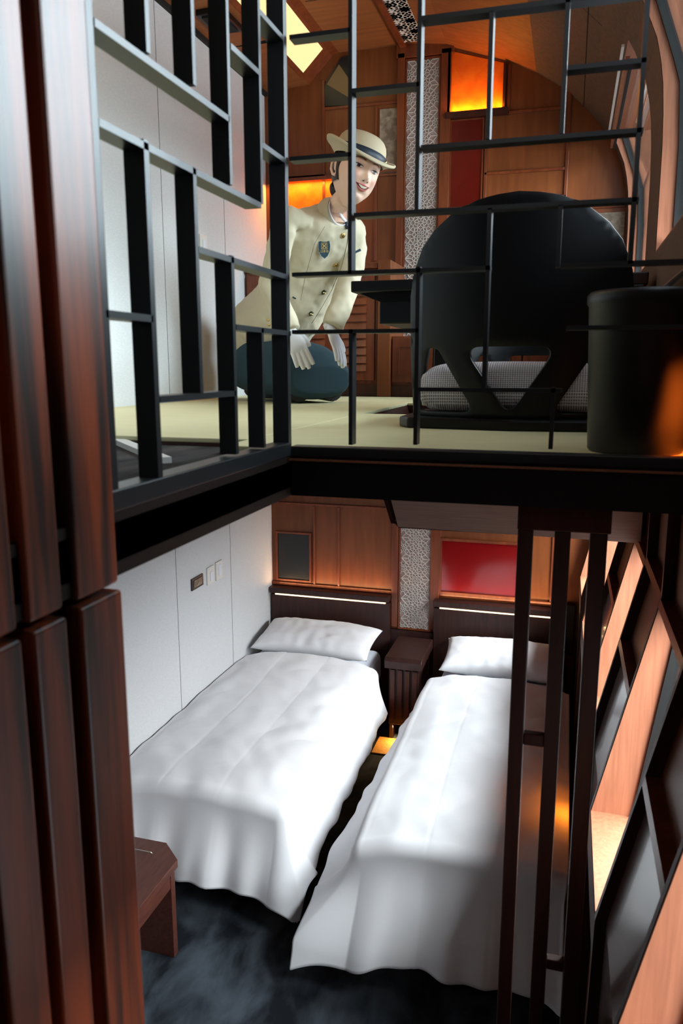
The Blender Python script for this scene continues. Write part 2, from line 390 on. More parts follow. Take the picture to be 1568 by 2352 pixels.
# --- kumiko-like lattice: edges of a mirrored cell pattern around eight-petalled rosettes
def lattice_edges(w, h, pitch, off=0.0):
    pts = []
    n = int(h / pitch) + 3
    for k in range(-1, n):
        cy = off + k * pitch
        for cx, ph in ((0, 0),):
            pts.append((cx, cy))
            for q in range(16):
                a = math.pi / 8 * q
                if q % 2 == 0: pts.append((cx + .012 * math.cos(a), cy + .012 * math.sin(a))); pts.append((cx + .037 * math.cos(a), cy + .037 * math.sin(a)))
                else: pts.append((cx + .025 * math.cos(a), cy + .025 * math.sin(a)))
                pts.append((cx + .053 * math.cos(a + math.pi / 16), cy + .053 * math.sin(a + math.pi / 16)))
        for sx in (-1, 1):
            c2 = (sx * .078, cy + pitch / 2); pts.append(c2)
            for q in range(8):
                a = math.pi / 4 * q + math.pi / 8; pts.append((c2[0] + .014 * math.cos(a), c2[1] + .014 * math.sin(a))); pts.append((c2[0] + .029 * math.cos(a + .39), c2[1] + .029 * math.sin(a + .39)))
        pts.append((0, cy + pitch / 2)); pts += [(sx * .02, cy + pitch / 2 + sy * .010) for sx in (-1, 1) for sy in (-1, 1)]
    vs = []
    for p in pts:
        if all((p[0]-q[0])**2 + (p[1]-q[1])**2 > .0075**2 for q in vs): vs.append(p)
    V, E, Fc = geometry.delaunay_2d_cdt([Vector(p) for p in vs], [], [], 0, 1e-5)[:3]
    cc = []
    for f in Fc:
        a, b, c = (V[i] for i in f)
        d = 2 * (a.x*(b.y-c.y) + b.x*(c.y-a.y) + c.x*(a.y-b.y))
        if abs(d) < 1e-9: cc.append(None); continue
        cc.append(Vector(((a.length_squared*(b.y-c.y) + b.length_squared*(c.y-a.y) + c.length_squared*(a.y-b.y))/d, (a.length_squared*(c.x-b.x) + b.length_squared*(a.x-c.x) + c.length_squared*(b.x-a.x))/d)))
    em = {}
    for i, f in enumerate(Fc):
        for j in range(3): em.setdefault(tuple(sorted((f[j], f[(j+1) % 3]))), []).append(i)
    out = []
    for e, fs in em.items():
        if len(fs) == 2 and cc[fs[0]] and cc[fs[1]]:
            a, b = cc[fs[0]].copy(), cc[fs[1]].copy()
            t0, t1 = 0.0, 1.0; d = b - a; ok = True
            for ax, lo, hi in ((0, -w/2, w/2), (1, 0, h)):
                if abs(d[ax]) < 1e-9:
                    if not lo <= a[ax] <= hi: ok = False
                    continue
                u, v = sorted(((lo - a[ax]) / d[ax], (hi - a[ax]) / d[ax])); t0, t1 = max(t0, u), min(t1, v)
            if ok and t1 - t0 > .02 and (d.length * (t1 - t0)) > .003: out.append((a + d * t0, a + d * t1))
    return out
def lattice_mesh(w, h, pitch, to3, sw=.0032, off=0.0):
    m = MB()
    for a, b in lattice_edges(w, h, pitch, off):
        t = (b - a).normalized(); nn = Vector((-t.y, t.x)) * sw / 2; a2, b2 = a - t * sw * .4, b + t * sw * .4
        q = [a2 - nn, b2 - nn, b2 + nn, a2 + nn]
        vs = [to3(p.x, p.y, 0) for p in q] + [to3(p.x, p.y, .004) for p in q]
        m.add(vs, [(3, 2, 1, 0), (4, 5, 6, 7), (0, 1, 5, 4), (1, 2, 6, 5), (2, 3, 7, 6), (3, 0, 4, 7)])
    return m
def lattice_panel(x0, x1, z0, z1, label, off=0.0):
    cx = (x0 + x1) / 2
    t = thing('fretwork_screen', (cx, YB, z0), label, 'screen', 'ivory fretwork screens')
    box('backing', M['lattice_back'], x0, x1, YB - .006, YB - .001, z0, z1, t)
    lattice_mesh(x1 - x0, z1 - z0, .131, lambda u, v, d: (cx + u, YB - .010 - d, z0 + v), off=off).build('lattice', M['lattice'], t)
    frame(x0, x1, z0, z1, .010, .02, t, name='frame')
    return t
lattice_panel(-.960, -.780, -.165, 1.66, 'tall ivory lattice panel rising behind the uniformed person in the upper room', .12)
lattice_panel(-.957, -.770, -1.63, -.90, 'ivory lattice panel between the two beds, above the dark nightstand', .06)
for a, b in ((-1.012, -.972), (-.768, -.712)): rail(a, b, -1.63, -.30, .022); rail(a, b, ZT, 1.70, .03)
rail(-1.02, -.70, 1.675, 1.745, .03)
# lower wall: left bay
for z in (-.875, ): rail(XL, -1.01, z, z + .012)
x0, x1, z0, z1 = R(636, 1222, 716, 1333)
bp = tag(box('black_panel', M['black_gloss'], x0 + .012, x1 - .012, YB - .012, YB - .001, z0 + .01, z1 - .01, bevel=.004), 'black square panel set into the wood above the left headboard', 'panel')
frame(x0 + .012, x1 - .012, z0 + .01, z1 - .01, .012, .02)
for px in (722, 778): 
    x = onY(px, 1250, YB).x; rail(x - .007, x + .007, -1.40, -.88)
rail(XL, -1.00, -1.415, -1.395, .018)
def headboard(x0, x1, side):
    t = thing('headboard', ((x0 + x1) / 2, YB, ZF), 'dark walnut headboard board with warm light line behind the %s bed' % side, 'headboard', 'dark walnut headboards')
    box('board', M['dark_wood'], x0, x1, YB - .055, YB - .001, ZF, -1.47, t, bevel=.003)
    box('shelf', M['dark_wood'], x0, x1, YB - .085, YB - .001, -1.455, -1.418, t, bevel=.003)
    box('light_strip', M['led'], x0 + .04, x1 - .02, YB - .088, YB - .078, -1.462, -1.456, t)
    return t
headboard(XL + .01, -1.015, 'left'); headboard(-.735, .025, 'right')
area('headboard_glow', (-1.4, YB - .07, -1.41), (-1.4, YB - .03, -1.0), .75, .02, 1.3, (1, .55, .25))
area('headboard_glow_right', (-.35, YB - .07, -1.41), (-.35, YB - .03, -1.0), .7, .02, 1.1, (1, .55, .25))
box('lower_board', M['dark_wood'], -1.015, -.735, YB - .03, YB - .001, ZF, -1.645, wb)
# right bay: red lacquer panel
x0, x1, z0, z1 = R(1014, 1246, 1200, 1364)
tag(box('red_lacquer_panel', M['red_lacquer'], x0, x1, YB - .008, YB - .001, z0, z1), 'wide glossy red lacquer panel above the right headboard', 'panel')
frame(x0, x1, z0, z1, .016, .02)
for px in (1218, 1268): x = onY(px, 1300, YB).x; rail(x - .006, x + .006, -1.40, -.90)
rail(-.71, .10, -1.40, -1.385, .02)
cb = box('control_box', M['black_gloss'], .03, .10, YB - .05, YB - .001, -1.69, -1.385, bevel=.004); tag(cb, 'black upright box on the wall beside the right pillow', 'box')
box('lamp_dot', M['led'], .043, .048, YB - .053, YB - .05, -1.43, -1.425, cb)
# upper wall
for px, y0, y1 in ((745, 185, 640), (862, 247, 600), (1112, 262, 470), (1296, 200, 480), (1030, 110, 300), (1166, 150, 262)):
    a, b = onY(px, y0, YB), onY(px, y1, YB); rail(b.x - .008, b.x + .008, b.z, a.z)
for x0p, x1p, y in ((628, 745, 412), (745, 920, 251), (862, 922, 404), (1112, 1296, 400), (1160, 1296, 260), (1112, 1300, 462), (1030, 1160, 268), (1296, 1436, 480), (628, 922, 412)):
    a, b = onY(x0p, y, YB), onY(x1p, y - (x1p - x0p) * .085, YB); z = a.z; rail(a.x, b.x, z - .007, z + .007)
x0, x1, z0, z1 = R(872, 250, 920, 397)
tag(box('mottled_panel', M['plaster'], x0, x1, YB - .006, YB - .001, z0, z1), 'mottled silver paper panel beside the hat, left of the tall lattice', 'panel')
x0, x1, z0, z1 = R(1308, 490, 1432, 570)
tag(box('mottled_panel', M['plaster'], x0, .235, YB - .006, YB - .001, z0 - .15, z1), 'mottled silver paper panel right of the black chair back', 'panel')
x0, x1, z0, z1 = R(1036, 278, 1106, 475)
tag(box('dark_red_panel', M['deep_red'], x0, x1, YB - .008, YB - .001, z0, z1), 'narrow dark red lacquer panel under the glowing amber panel', 'panel')
frame(x0, x1, z0, z1, .008, .014)
# amber panel washed by a row of small lamps along its lower edge
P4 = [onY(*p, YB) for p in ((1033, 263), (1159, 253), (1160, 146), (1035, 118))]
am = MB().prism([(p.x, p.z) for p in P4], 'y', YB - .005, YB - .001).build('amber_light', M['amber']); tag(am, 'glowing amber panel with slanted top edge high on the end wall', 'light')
q = [(p.x, p.z) for p in P4]
box('lower_lip', M['dark_red_wood'], q[0][0] - .02, q[1][0] + .02, YB - .045, YB, q[0][1] - .03, q[0][1], am)
for i in range(5):
    u = (i + .5) / 5; point('amber_lamp', (q[0][0] + (q[1][0] - q[0][0]) * u, YB - .036, q[0][1] + .012), .40, (1, .42, .05), .006)
area('amber_wash', ((q[0][0] + q[1][0]) / 2, YB - .04, q[0][1] + .01), ((q[0][0] + q[1][0]) / 2, YB - .01, q[0][1] + .3), .3, .01, .5, (1, .35, .06))
for u, v in ((0, 3), (1, 2)):
    xx = q[u][0]; box('side_lip', M['dark_red_wood'], xx - .012, xx + .001, YB - .03, YB, q[0][1], max(q[v][1], q[0][1]), am)
# second amber niche behind the shoulders
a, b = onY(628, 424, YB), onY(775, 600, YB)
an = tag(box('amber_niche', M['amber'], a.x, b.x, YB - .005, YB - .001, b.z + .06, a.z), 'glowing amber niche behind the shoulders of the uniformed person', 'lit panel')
box('upper_lip', M['wood_trim'], a.x, b.x, YB - .04, YB, a.z, a.z + .02, an)
area('niche_wash', ((a.x + b.x) / 2, YB - .05, a.z - .004), ((a.x + b.x) / 2, YB, a.z - .3), .45, .02, 2.2, (1, .38, .05))
# black and beige corner panel below the ceiling light
tp = [onY(*p, YB) for p in ((747, 245), (803, 243), (803, 128), (784, 134), (747, 196))]
cpn = tag(MB().prism([(p.x, p.z) for p in tp], 'y', YB - .012, YB - .001).build('corner_panel', M['black_gloss']), 'black panel with slanted beige face under the ceiling light end', 'panel')
tp = [onY(*p, YB) for p in ((752, 196), (780, 150), (802, 182), (802, 226), )]
MB().prism([(p.x, p.z) for p in tp], 'y', YB - .016, YB - .012).build('beige_face', M['beige_panel'], cpn)
# ceiling fittings
cl = thing('ceiling_light', (-1.47, 2.6, 1.67), 'long warm white ceiling light running back along the left slope', 'ceiling light')
MB().prism([(-1.525, 1.612), (-1.41, 1.722), (-1.412, 1.726), (-1.528, 1.615)], 'y', .3, 4.45).build('light_panel', M['ceil_light'], cl)
MB().prism([(-1.545, 1.595), (-1.525, 1.612), (-1.53, 1.63), (-1.56, 1.61)], 'y', .3, 4.47).build('frame', M['wood_trim'], cl)
area('ceiling_light_output', (-1.45, 2.5, 1.64), (-1.2, 2.5, 1.0), .08, 3.8, 14, (1, .80, .52))
lc = thing('ceiling_lattice', (-.875, 2.8, 1.745), 'ivory lattice grille running along the ceiling with dark holes', 'grille')
box('backing', M['hole'], -.965, -.80, 1.1, 4.55, 1.742, 1.747, lc)
lattice_mesh(.165, 3.4, .131, lambda u, v, d: (-.8825 + u, 1.12 + v, 1.738 - d), .013).build('lattice', M['lattice'], lc)
for x in (-1.0, -.80): box('side_frame', M['wood_trim'], x, x + .035, 1.1, 4.58, 1.728, 1.745, lc)
vt = thing('ceiling_vent', (-1.66, 3.6, 1.58), 'black square vent on the left ceiling slope', 'vent')
box('plate', M['black_lacquer'], -1.72, -1.58, 3.52, 3.74, 1.562, 1.588, vt, bevel=.004)
box('grille', M['hole'], -1.70, -1.60, 3.54, 3.72, 1.556, 1.562, vt)
# switches on the left wall
def plate(name, mat, y0, y1, z0, z1, lab, cat, parts):
    t = thing(name, (XL, (y0 + y1) / 2, z0), lab, cat)
    box('plate', M[mat], XL, XL + .009, y0, y1, z0, z1, t, bevel=.002)
    for nm, mt, f0, f1, g0, g1 in parts: box(nm, M[mt], XL + .008, XL + .012, y0 + (y1-y0)*f0, y0 + (y1-y0)*f1, z0 + (z1-z0)*g0, z0 + (z1-z0)*g1, t)
    return t
def YZ(px, py): p = onX(px, py, XL); return p.y, p.z
(ya, zb), (yb, zt) = YZ(438, 1358), YZ(463, 1312); s_ = plate('socket_plate', 'black_steel', ya, yb, zb, zt - .01, 'dark square recessed socket left of the white switches on the lower wall', 'socket', [('recess', 'plaster', .15, .85, .2, .8)])
(ya, zb), (yb, zt) = YZ(474, 1345), YZ(489, 1292); plate('switch_plate', 'switch', ya, yb - .005, zb, zt - .01, 'white wall switch nearer the dark socket on the lower wall', 'switch', [('rocker', 'sheet', .35, .7, .2, .7)])
(ya, zb), (yb, zt) = YZ(494, 1334), YZ(508, 1280); plate('switch_plate', 'switch', ya, yb - .005, zb, zt - .01, 'white wall switch nearer the bed head on the lower wall', 'switch', [('rocker', 'sheet', .35, .7, .2, .8)])
(ya, zb), (yb, zt) = YZ(414, 578), YZ(438, 542); plate('wall_frame', 'black_steel', ya, yb, zb, zt, 'small dark framed plate on the upper pale wall behind the lattice', 'plate', [('recess', 'plaster', .2, .8, .15, .85)])
(ya, zb), (yb, zt) = YZ(458, 606), YZ(472, 543); plate('switch_plate', 'switch', ya, yb, zt - .12, zt, 'white wall plate on the upper pale wall beside the dark framed plate', 'switch', [('rocker', 'sheet', .3, .7, .2, .8)])
# ================================================================ SCREENS, SLATS, POSTS
SX, SY, TH, DP = -.53, 1.45, .0075, .028
def front_screen():
    t = thing('lattice_screen', (-.15, SY, -.178), 'black steel lattice screen facing us with the person and chair behind it', 'screen')
    def v(px, y0, y1, w=TH):
        a = onY(px, (y0 + y1) / 2, SY).x; z1 = onY(px, y0, SY).z; z0 = onY(px, y1, SY).z
        box('upright_bar', M['black_steel'], a - w, a, SY, SY + DP, z0, z1, t)
    def h(x0, x1, py, w=TH):
        xa, xb = onY(x0, py, SY).x, onY(x1, py, SY).x; z = onY(x0, py, SY).z
        box('cross_bar', M['black_steel'], xa, xb, SY, SY + DP, z - w, z, t)
    v(808, -20, 628); v(965, -20, 480); v(1129, 25, 318); v(1303, -40, 305); v(1475, -60, 605)
    v(961, 612, 1022); v(809, 757, 1022); v(1122, 478, 893); v(1289, 470, 612); v(1272, 890, 1032)
    h(664, 803, 80); h(808, 962, 203); h(664, 806, 360); h(968, 1500, 36); h(966, 1475, 333)
    h(1303, 1485, 150); h(812, 1465, 489); h(670, 1125, 626); h(670, 960, 758); h(1289, 1600, 604); h(960, 1290, 890)
    h(1300, 1600, 748)
    # foot rail
    box('foot_rail', M['black_steel'], SX, .25, SY - .002, SY + .035, -.178, -.158, t, bevel=.002)
    return t
front_screen()
def side_screen():
    t = thing('lattice_screen', (SX, 1.1, -.177), 'black steel lattice screen running back from the wooden slats to the corner post', 'screen')
    def v(px, y0, y1, w=.010, d=.030):
        p = onX(px, (y0 + y1) / 2, SX); zt = onX(px, y0, SX).z; zb = onX(px, y1, SX).z
        box('upright_bar', M['black_steel'], SX - d, SX, p.y - w, p.y, zb, zt, t)
    def h(x0, y0, x1, w=.009):
        a = onX(x0, y0, SX); yb = onX(x1, y0 - 100, SX).y
        box('cross_bar', M['black_steel'], SX - .030, SX, a.y, onX(x1, 840 + (y0 - 840) * (1311 - x1) / (1311 - x0), SX).y, a.z - w, a.z, t)
    box('corner_post', M['black_steel'], SX - .032, SX + .001, SY - .014, SY + .003, -.16, 1.2, t, bevel=.001)
    box('end_post', M['black_steel'], SX - .035, SX, .795, .83, -.16, .9, t, bevel=.002)
    # foot rail
    box('foot_rail', M['black_steel'], SX - .035, SX + .002, .80, SY, -.177, -.150, t, bevel=.002)
    v(337, -300, 118); v(443, -300, 192); v(527, -200, 422); v(599, -200, 466)
    v(358, 333, 1102, .012); v(459, 392, 905, .010); v(543, 590, 1044, .011); v(608, 755, 1028, .010)
    h(217, 40, 527); h(227, 270, 600); h(597, 20, 655); h(530, 98, 595); h(602, 325, 660)
    h(455, 565, 665); h(243, 711, 352); h(543, 745, 668); h(368, 910, 542)
    return t
side_screen()
# slatted timber column at the left
sc = thing('slatted_column', (SX, .6, ZF), 'reddish brown slatted timber column at the left edge of the view', 'column')
zj = -.267
for i, (a, b) in enumerate(((.722, .806), (.640, .696), (.560, .622), (.480, .545))):
    for z0, z1, dx in ((ZF, zj - .004, 0.0), (zj + .004, 1.7, -.004)):
        box('slat', M['slat_wood'], SX - .03 + dx, SX + .012 + dx, a, b, z0, z1, sc, bevel=.005, seg=3)
box('backing', M['beam_black'], SX - .10, SX - .03, .42, .80, ZF, 1.7, sc)
# divider of three slim posts under the edge beam
lp = thing('post_divider', (0, 1.5, ZF), 'dark walnut divider of three slim posts hanging under the black beam', 'divider')
box('cap', M['dark_red_wood'], -.083, .088, 1.485, 1.525, -.309, -.258, lp, bevel=.002)
for a, b in ((-.082, -.053), (-.0135, .0165), (.051, .083)): box('post', M['dark_wood'], a, b, 1.49, 1.52, ZF, -.309, lp, bevel=.0025)
box('rung', M['dark_wood'], -.053, -.0135, 1.495, 1.515, -.757, -.732, lp, bevel=.002)
box('rung', M['dark_wood'], .0165, .051, 1.495, 1.515, -1.262, -1.238, lp, bevel=.002)
# ================================================================ BEDROOM
ZB = -1.71
def fold(v, s=1.0): return noise.noise(Vector(v)) * s
def duvet(x0, x1, y0, y1, seed, drops, flare, label, hem):
    """cloth sheet over the rectangle x0..x1, y0..y1 (y0 is the foot end); drops = (left, right, foot) lengths that hang"""
    dl, dr, df = drops
    nu, nv = 150, 220
    r = .05
    W, Ln = x1 - x0, y1 - y0
    def fn(u, v):
        sx = -dl + u * (W + dl + dr); sy = -df + v * (Ln + df)
        ex = sx if sx < 0 else (sx - W if sx > W else 0.0); ey = sy if sy < 0 else 0.0
        bx = x0 + min(max(sx, 0), W); by = y0 + max(sy, 0)
        d = min(.41, (abs(ex) ** 3 + abs(ey) ** 3) ** (1 / 3)); h_ = math.hypot(ex, ey)
        top = ZB + .006 + .026 * math.sin(math.pi * min(1, max(0, (bx - x0) / W))) ** .6 + .016 * fold((bx * 2.2, by * 1.6, seed)) + .010 * fold((bx * 7 + .4 * by, by * 2.4, seed + 3))
        top += .012 * abs(fold((bx * 3 + by * 2, by * 5 - bx * 3, seed + 8))) + .005 * fold((bx * 12 + by * 5, by * 8, seed + 11)) + .007 * abs(fold((bx * 5 - by * 4, by * 3 + bx, seed + 17))) - .014 * (sm(.10, 0, W - (bx - x0)) + sm(.12, 0, bx - x0)) - .02 * sm(.16, 0, by - y0)
        top -= .0022 * max(0, 1 - abs((bx - x0) / W - .34 - .03 * fold((by * 1.3, 0, seed + 5))) * 90) + .0022 * max(0, 1 - abs((bx - x0) / W - .68 - .03 * fold((by * 1.1, 4, seed + 5))) * 90)
        if v > .86: top -= .012 * sm(.90, 1.0, v)
        if d < 1e-6: return (bx, by, top)
        ux, uy = ex / h_, ey / h_
        # how far the hanging cloth has turned from flat to vertical
        if d < r * 1.57: a = d / r; out = r * math.sin(a); dn = r * (1 - math.cos(a))
        else: out = r; dn = r + d - r * 1.57
        hang = sm(.03, .35, d)
        per = (bx - x0) * 1.0 + (by - y0) + math.atan2(ey, ex) * .12
        cornerness = 1 - abs(abs(ux) - abs(uy)) if ex and ey else 0
        kf = .35 + .65 * sm(.0, -.03, ey)
        wv = (math.sin(per * 17 + seed * 2 + 2.6 * fold((per * 2.4, 0, seed))) * .022 + .016 * fold((per * 8, dn * 3, seed)) + .008 * math.sin(per * 43 + 4 * fold((per * 2, 2, seed)))) * kf
        out += hang * (wv * (.45 + .55 * d / .4) + flare * (d / .45) ** 1.2 * ((1.0 if not ex else (1 - ux * ux) + ux * ux * .75 * (1 + .6 * sm(1.6, .0, by - y0))) + cornerness * .35)) + .010 * hang
        dn2 = dn * (1 - .06 * flare) * (1 + .03 * fold((per * 3, 0, seed + 2)))
        z = top - dn2
        zmin = ZF + .012 + .01 * abs(fold((per * 9, 0, seed)))
        if z < zmin: out += (zmin - z) * .8; z = zmin
        return (bx + ux * out, by + uy * out, z)
    o = MB().grid(fn, nu, nv).build('duvet', M['white_cloth'], smooth=True, fix=False, origin=((x0 + x1) / 2, (y0 + y1) / 2, ZB))
    s = o.modifiers.new('thick', 'SOLIDIFY'); s.thickness = .006; s.offset = -1
    return tag(o, label, 'duvet', 'white duvets')
def bed(x0, x1, y0, y1, side):
    t = thing('bed', ((x0 + x1) / 2, (y0 + y1) / 2, ZF), 'single bed base and mattress %s' % side, 'bed', 'single beds')
    box('bed_base', M['dark_wood'], x0 + .03, x1 - .03, y0 + .06, y1 - .025, ZF, ZF + .24, t, bevel=.01)
    box('mattress', M['sheet'], x0 + .006, x1 - .006, y0 + .012, y1 - .025, ZF + .24, ZB - .045, t, bevel=.05, seg=4)
    for k in range(8): y = y0 + .25 + k * .2; box('side_slat', M['wood_trim'], x1 - .031, x1 - .02, y, y + .05, ZF + .02, ZF + .22, t)
    return t
bed(-1.80, -1.04, 2.66, 4.52, 'against the pale left wall'); bed(-.64, .065, 2.56, 4.52, 'beside the windows on the right')
duvet(-1.79, -1.03, 2.63, 4.11, 1.3, (.02, .30, .38), .12, 'white duvet draped over the left bed by the pale wall', 0)
duvet(-.645, .065, 2.52, 4.08, 4.7, (.27, .02, .37), .25, 'white duvet draped over the right bed by the windows', 0)
def pillow(cx, cy, z, w, d, h, rx, rz, seed, label):
    def fn(u, v, s):
        a, b = u * 2 - 1, v * 2 - 1
        e = max(0, (1 - abs(a) ** 2.6)) ** .42 * max(0, (1 - abs(b) ** 2.6)) ** .42
        pin = 1 - .07 * (1 - abs(a) ** 2) * abs(b) ** 3 ; pin2 = 1 - .05 * (1 - abs(b) ** 2) * abs(a) ** 3
        wr = .010 * fold((a * 3, b * 3, seed)) + .006 * fold((a * 9, b * 4, seed + s)) + .010 * math.sin(a * 26 + 3 * fold((a * 2, 1, seed))) * max(0, -b) ** 2 * (1 - abs(a)) 
        return Vector((a * w / 2 * pin2, b * d / 2 * pin, s * (h * e * .5 * (1.25 if s > 0 else .75)) + wr * e))
    m = MB(); n = 48
    m.grid(lambda u, v: fn(u, v, 1), n, 30); m.grid(lambda u, v: fn(u, v, -1), n, 30)
    bmv = [Vector(p) for p in m.v]; rot = Matrix.Rotation(rz, 3, 'Z') @ Matrix.Rotation(rx, 3, 'X')
    m.v = [tuple(rot @ p + Vector((cx, cy, z))) for p in bmv]
    o = m.build('pillow', M['white_cloth'], smooth=True)
    me = o.data; bm = bmesh.new(); bm.from_mesh(me); bmesh.ops.remove_doubles(bm, verts=bm.verts, dist=.0006); bmesh.ops.recalc_face_normals(bm, faces=bm.faces); bm.to_mesh(me); bm.free()
    return tag(o, label, 'pillow', 'white pillows')
pillow(-1.42, 4.32, ZB + .045, .74, .38, .13, .16, -.02, 2.0, 'white pillow on the left bed against the walnut headboard')
pillow(-.29, 4.30, ZB + .045, .68, .38, .13, .16, 0.0, 5.0, 'white pillow on the right bed against the walnut headboard')
# nightstand
ns = thing('nightstand', (-.81, 4.3, ZF), 'dark walnut nightstand between the two beds under the lattice panel', 'nightstand')
box('body', M['dark_wood'], -.935, -.755, 4.19, 4.53, ZF + .10, -1.72, ns, bevel=.004)
MB().prism([(4.15, -1.735), (4.15, -1.69), (4.17, -1.672), (4.54, -1.672), (4.54, -1.735)], 'x', -.955, -.735).build('top', M['dark_wood'], ns, bevel=.004)
for k in range(4): x = -.925 + k * .044; box('slat', M['dark_red_wood'], x, x + .028, 4.175, 4.192, ZF + .14, -1.75, ns, bevel=.002)
for x in (-.93, -.76): box('leg', M['dark_wood'], x, x + .02, 4.2, 4.5, ZF, ZF + .10, ns)
lm = area('nightstand_lamp', (-.84, 4.2, ZF + .09), (-.84, 4.1, ZF), .15, .06, 1.2, (1, .6, .25))
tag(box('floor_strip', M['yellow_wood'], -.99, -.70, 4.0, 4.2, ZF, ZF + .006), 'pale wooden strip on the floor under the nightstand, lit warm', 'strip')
# bench
bn = thing('bench', (-1.56, 1.8, ZF), 'low dark brown wooden bench at the foot of the left bed by the wall', 'bench')
MB().prism([(XL + .005, 1.2), (-1.29, 1.2), (-1.29, 2.27), (-1.38, 2.35), (XL + .005, 2.35)], 'z', -1.812, -1.78).build('seat_board', M['bench_wood'], bn, bevel=.003)
box('apron', M['bench_wood'], -1.345, -1.325, 1.22, 2.28, -1.91, -1.812, bn, bevel=.002)
box('end_panel', M['bench_wood'], -1.78, -1.322, 2.27, 2.30, ZF, -1.812, bn, bevel=.002)
box('end_panel', M['bench_wood'], -1.78, -1.322, 1.25, 1.28, ZF, -1.812, bn, bevel=.002)
for y, xa, xb in ((2.27, -1.80, -1.40), (1.98, -1.80, -1.42)):
    MB().tube([(xa, y, -1.772), (xb, y, -1.772), (xb + .004, y, -1.777)], .0016, 8).build('wire_rail', M['steel'], bn)

# ================================================================ UPPER ROOM FURNITURE
# cabinets along the end wall
def door(x0, x1, z0, z1, Y, parent, louvre=True, mat='wood_trim'):
    d = box('door', M[mat], x0, x1, Y - .016, Y, z0, z1, parent, bevel=.002)
    if louvre:
        n = int((z1 - z0 - .10) / .045)
        for k in range(n):
            z = z0 + .05 + k * .045
            MB().prism([(Y - .030, z), (Y - .016, z + .040), (Y - .016, z)], 'x', x0 + .045, x1 - .045).build('louvre', M['wood_trim'], d)
    else:
        frame(x0 + .045, x1 - .045, z0 + .05, z1 - .05, .008, .006, d, Y - .016, name='door_frame')
    return d
CY = 4.25
cbn = thing('louvre_cabinet', (-1.42, 4.42, ZT), 'reddish wooden cabinet with louvred doors behind the kneeling person', 'cabinet')
box('body', M['wood_trim'], XL + .005, -1.036, CY, YB - .035, ZT, .52, cbn, bevel=.003)
box('top', M['wood_trim'], XL + .005, -1.034, CY - .02, YB - .035, .52, .548, cbn, bevel=.003)
box('plinth', M['dark_red_wood'], XL + .005, -1.03, CY - .008, CY, ZT, -.10, cbn)
for a, b in ((-1.80, -1.55), (-1.54, -1.29), (-1.28, -1.05)): door(a, b, -.08, .50, CY, cbn)
c2 = thing('panelled_cabinet', (-.40, 4.42, ZT), 'reddish wooden cabinet with panelled doors seen left of the black chair', 'cabinet')
box('end_post', M['wood'], -1.03, -.957, CY - .03, YB - .035, ZT, .56, c2, bevel=.004)
box('body', M['wood_trim'], -.957, .245, CY + .01, YB - .04, ZT, .16, c2, bevel=.003)
box('plinth', M['dark_red_wood'], -.957, .245, CY, CY + .012, ZT, -.11, c2)
for k in range(5): a = -.95 + k * .235; door(a, a + .225, -.09, .15, CY + .01, c2, False)
# black table
tb = thing('low_table', (-.27, 3.1, ZT), 'black low table behind the black floor chair, over the leg pit', 'table')
box('tabletop', M['black_lacquer'], -.77, .225, 2.75, 3.50, .258, .297, tb, bevel=.004)
MB().prism([(-.75, .258), (-.67, .225), (.20, .225), (.225, .258)], 'y', 2.80, 3.45).build('underframe', M['black_lacquer'], tb)
box('drawer_box', M['black_lacquer'], -.672, -.30, 2.78, 3.4, .148, .226, tb, bevel=.004)
box('support', M['black_lacquer'], .14, .20, 2.95, 3.3, ZT, .226, tb, bevel=.004)
MB().prism([(.10, .258), (.215, .258), (.20, .215), (.17, .20), (.13, .20), (.105, .22)], 'y', 2.74, 2.80).build('end_block', M['black_lacquer'], tb, bevel=.004)
box('support', M['black_lacquer'], -.50, -.44, 2.95, 3.3, ZT - .3, .15, tb, bevel=.004)
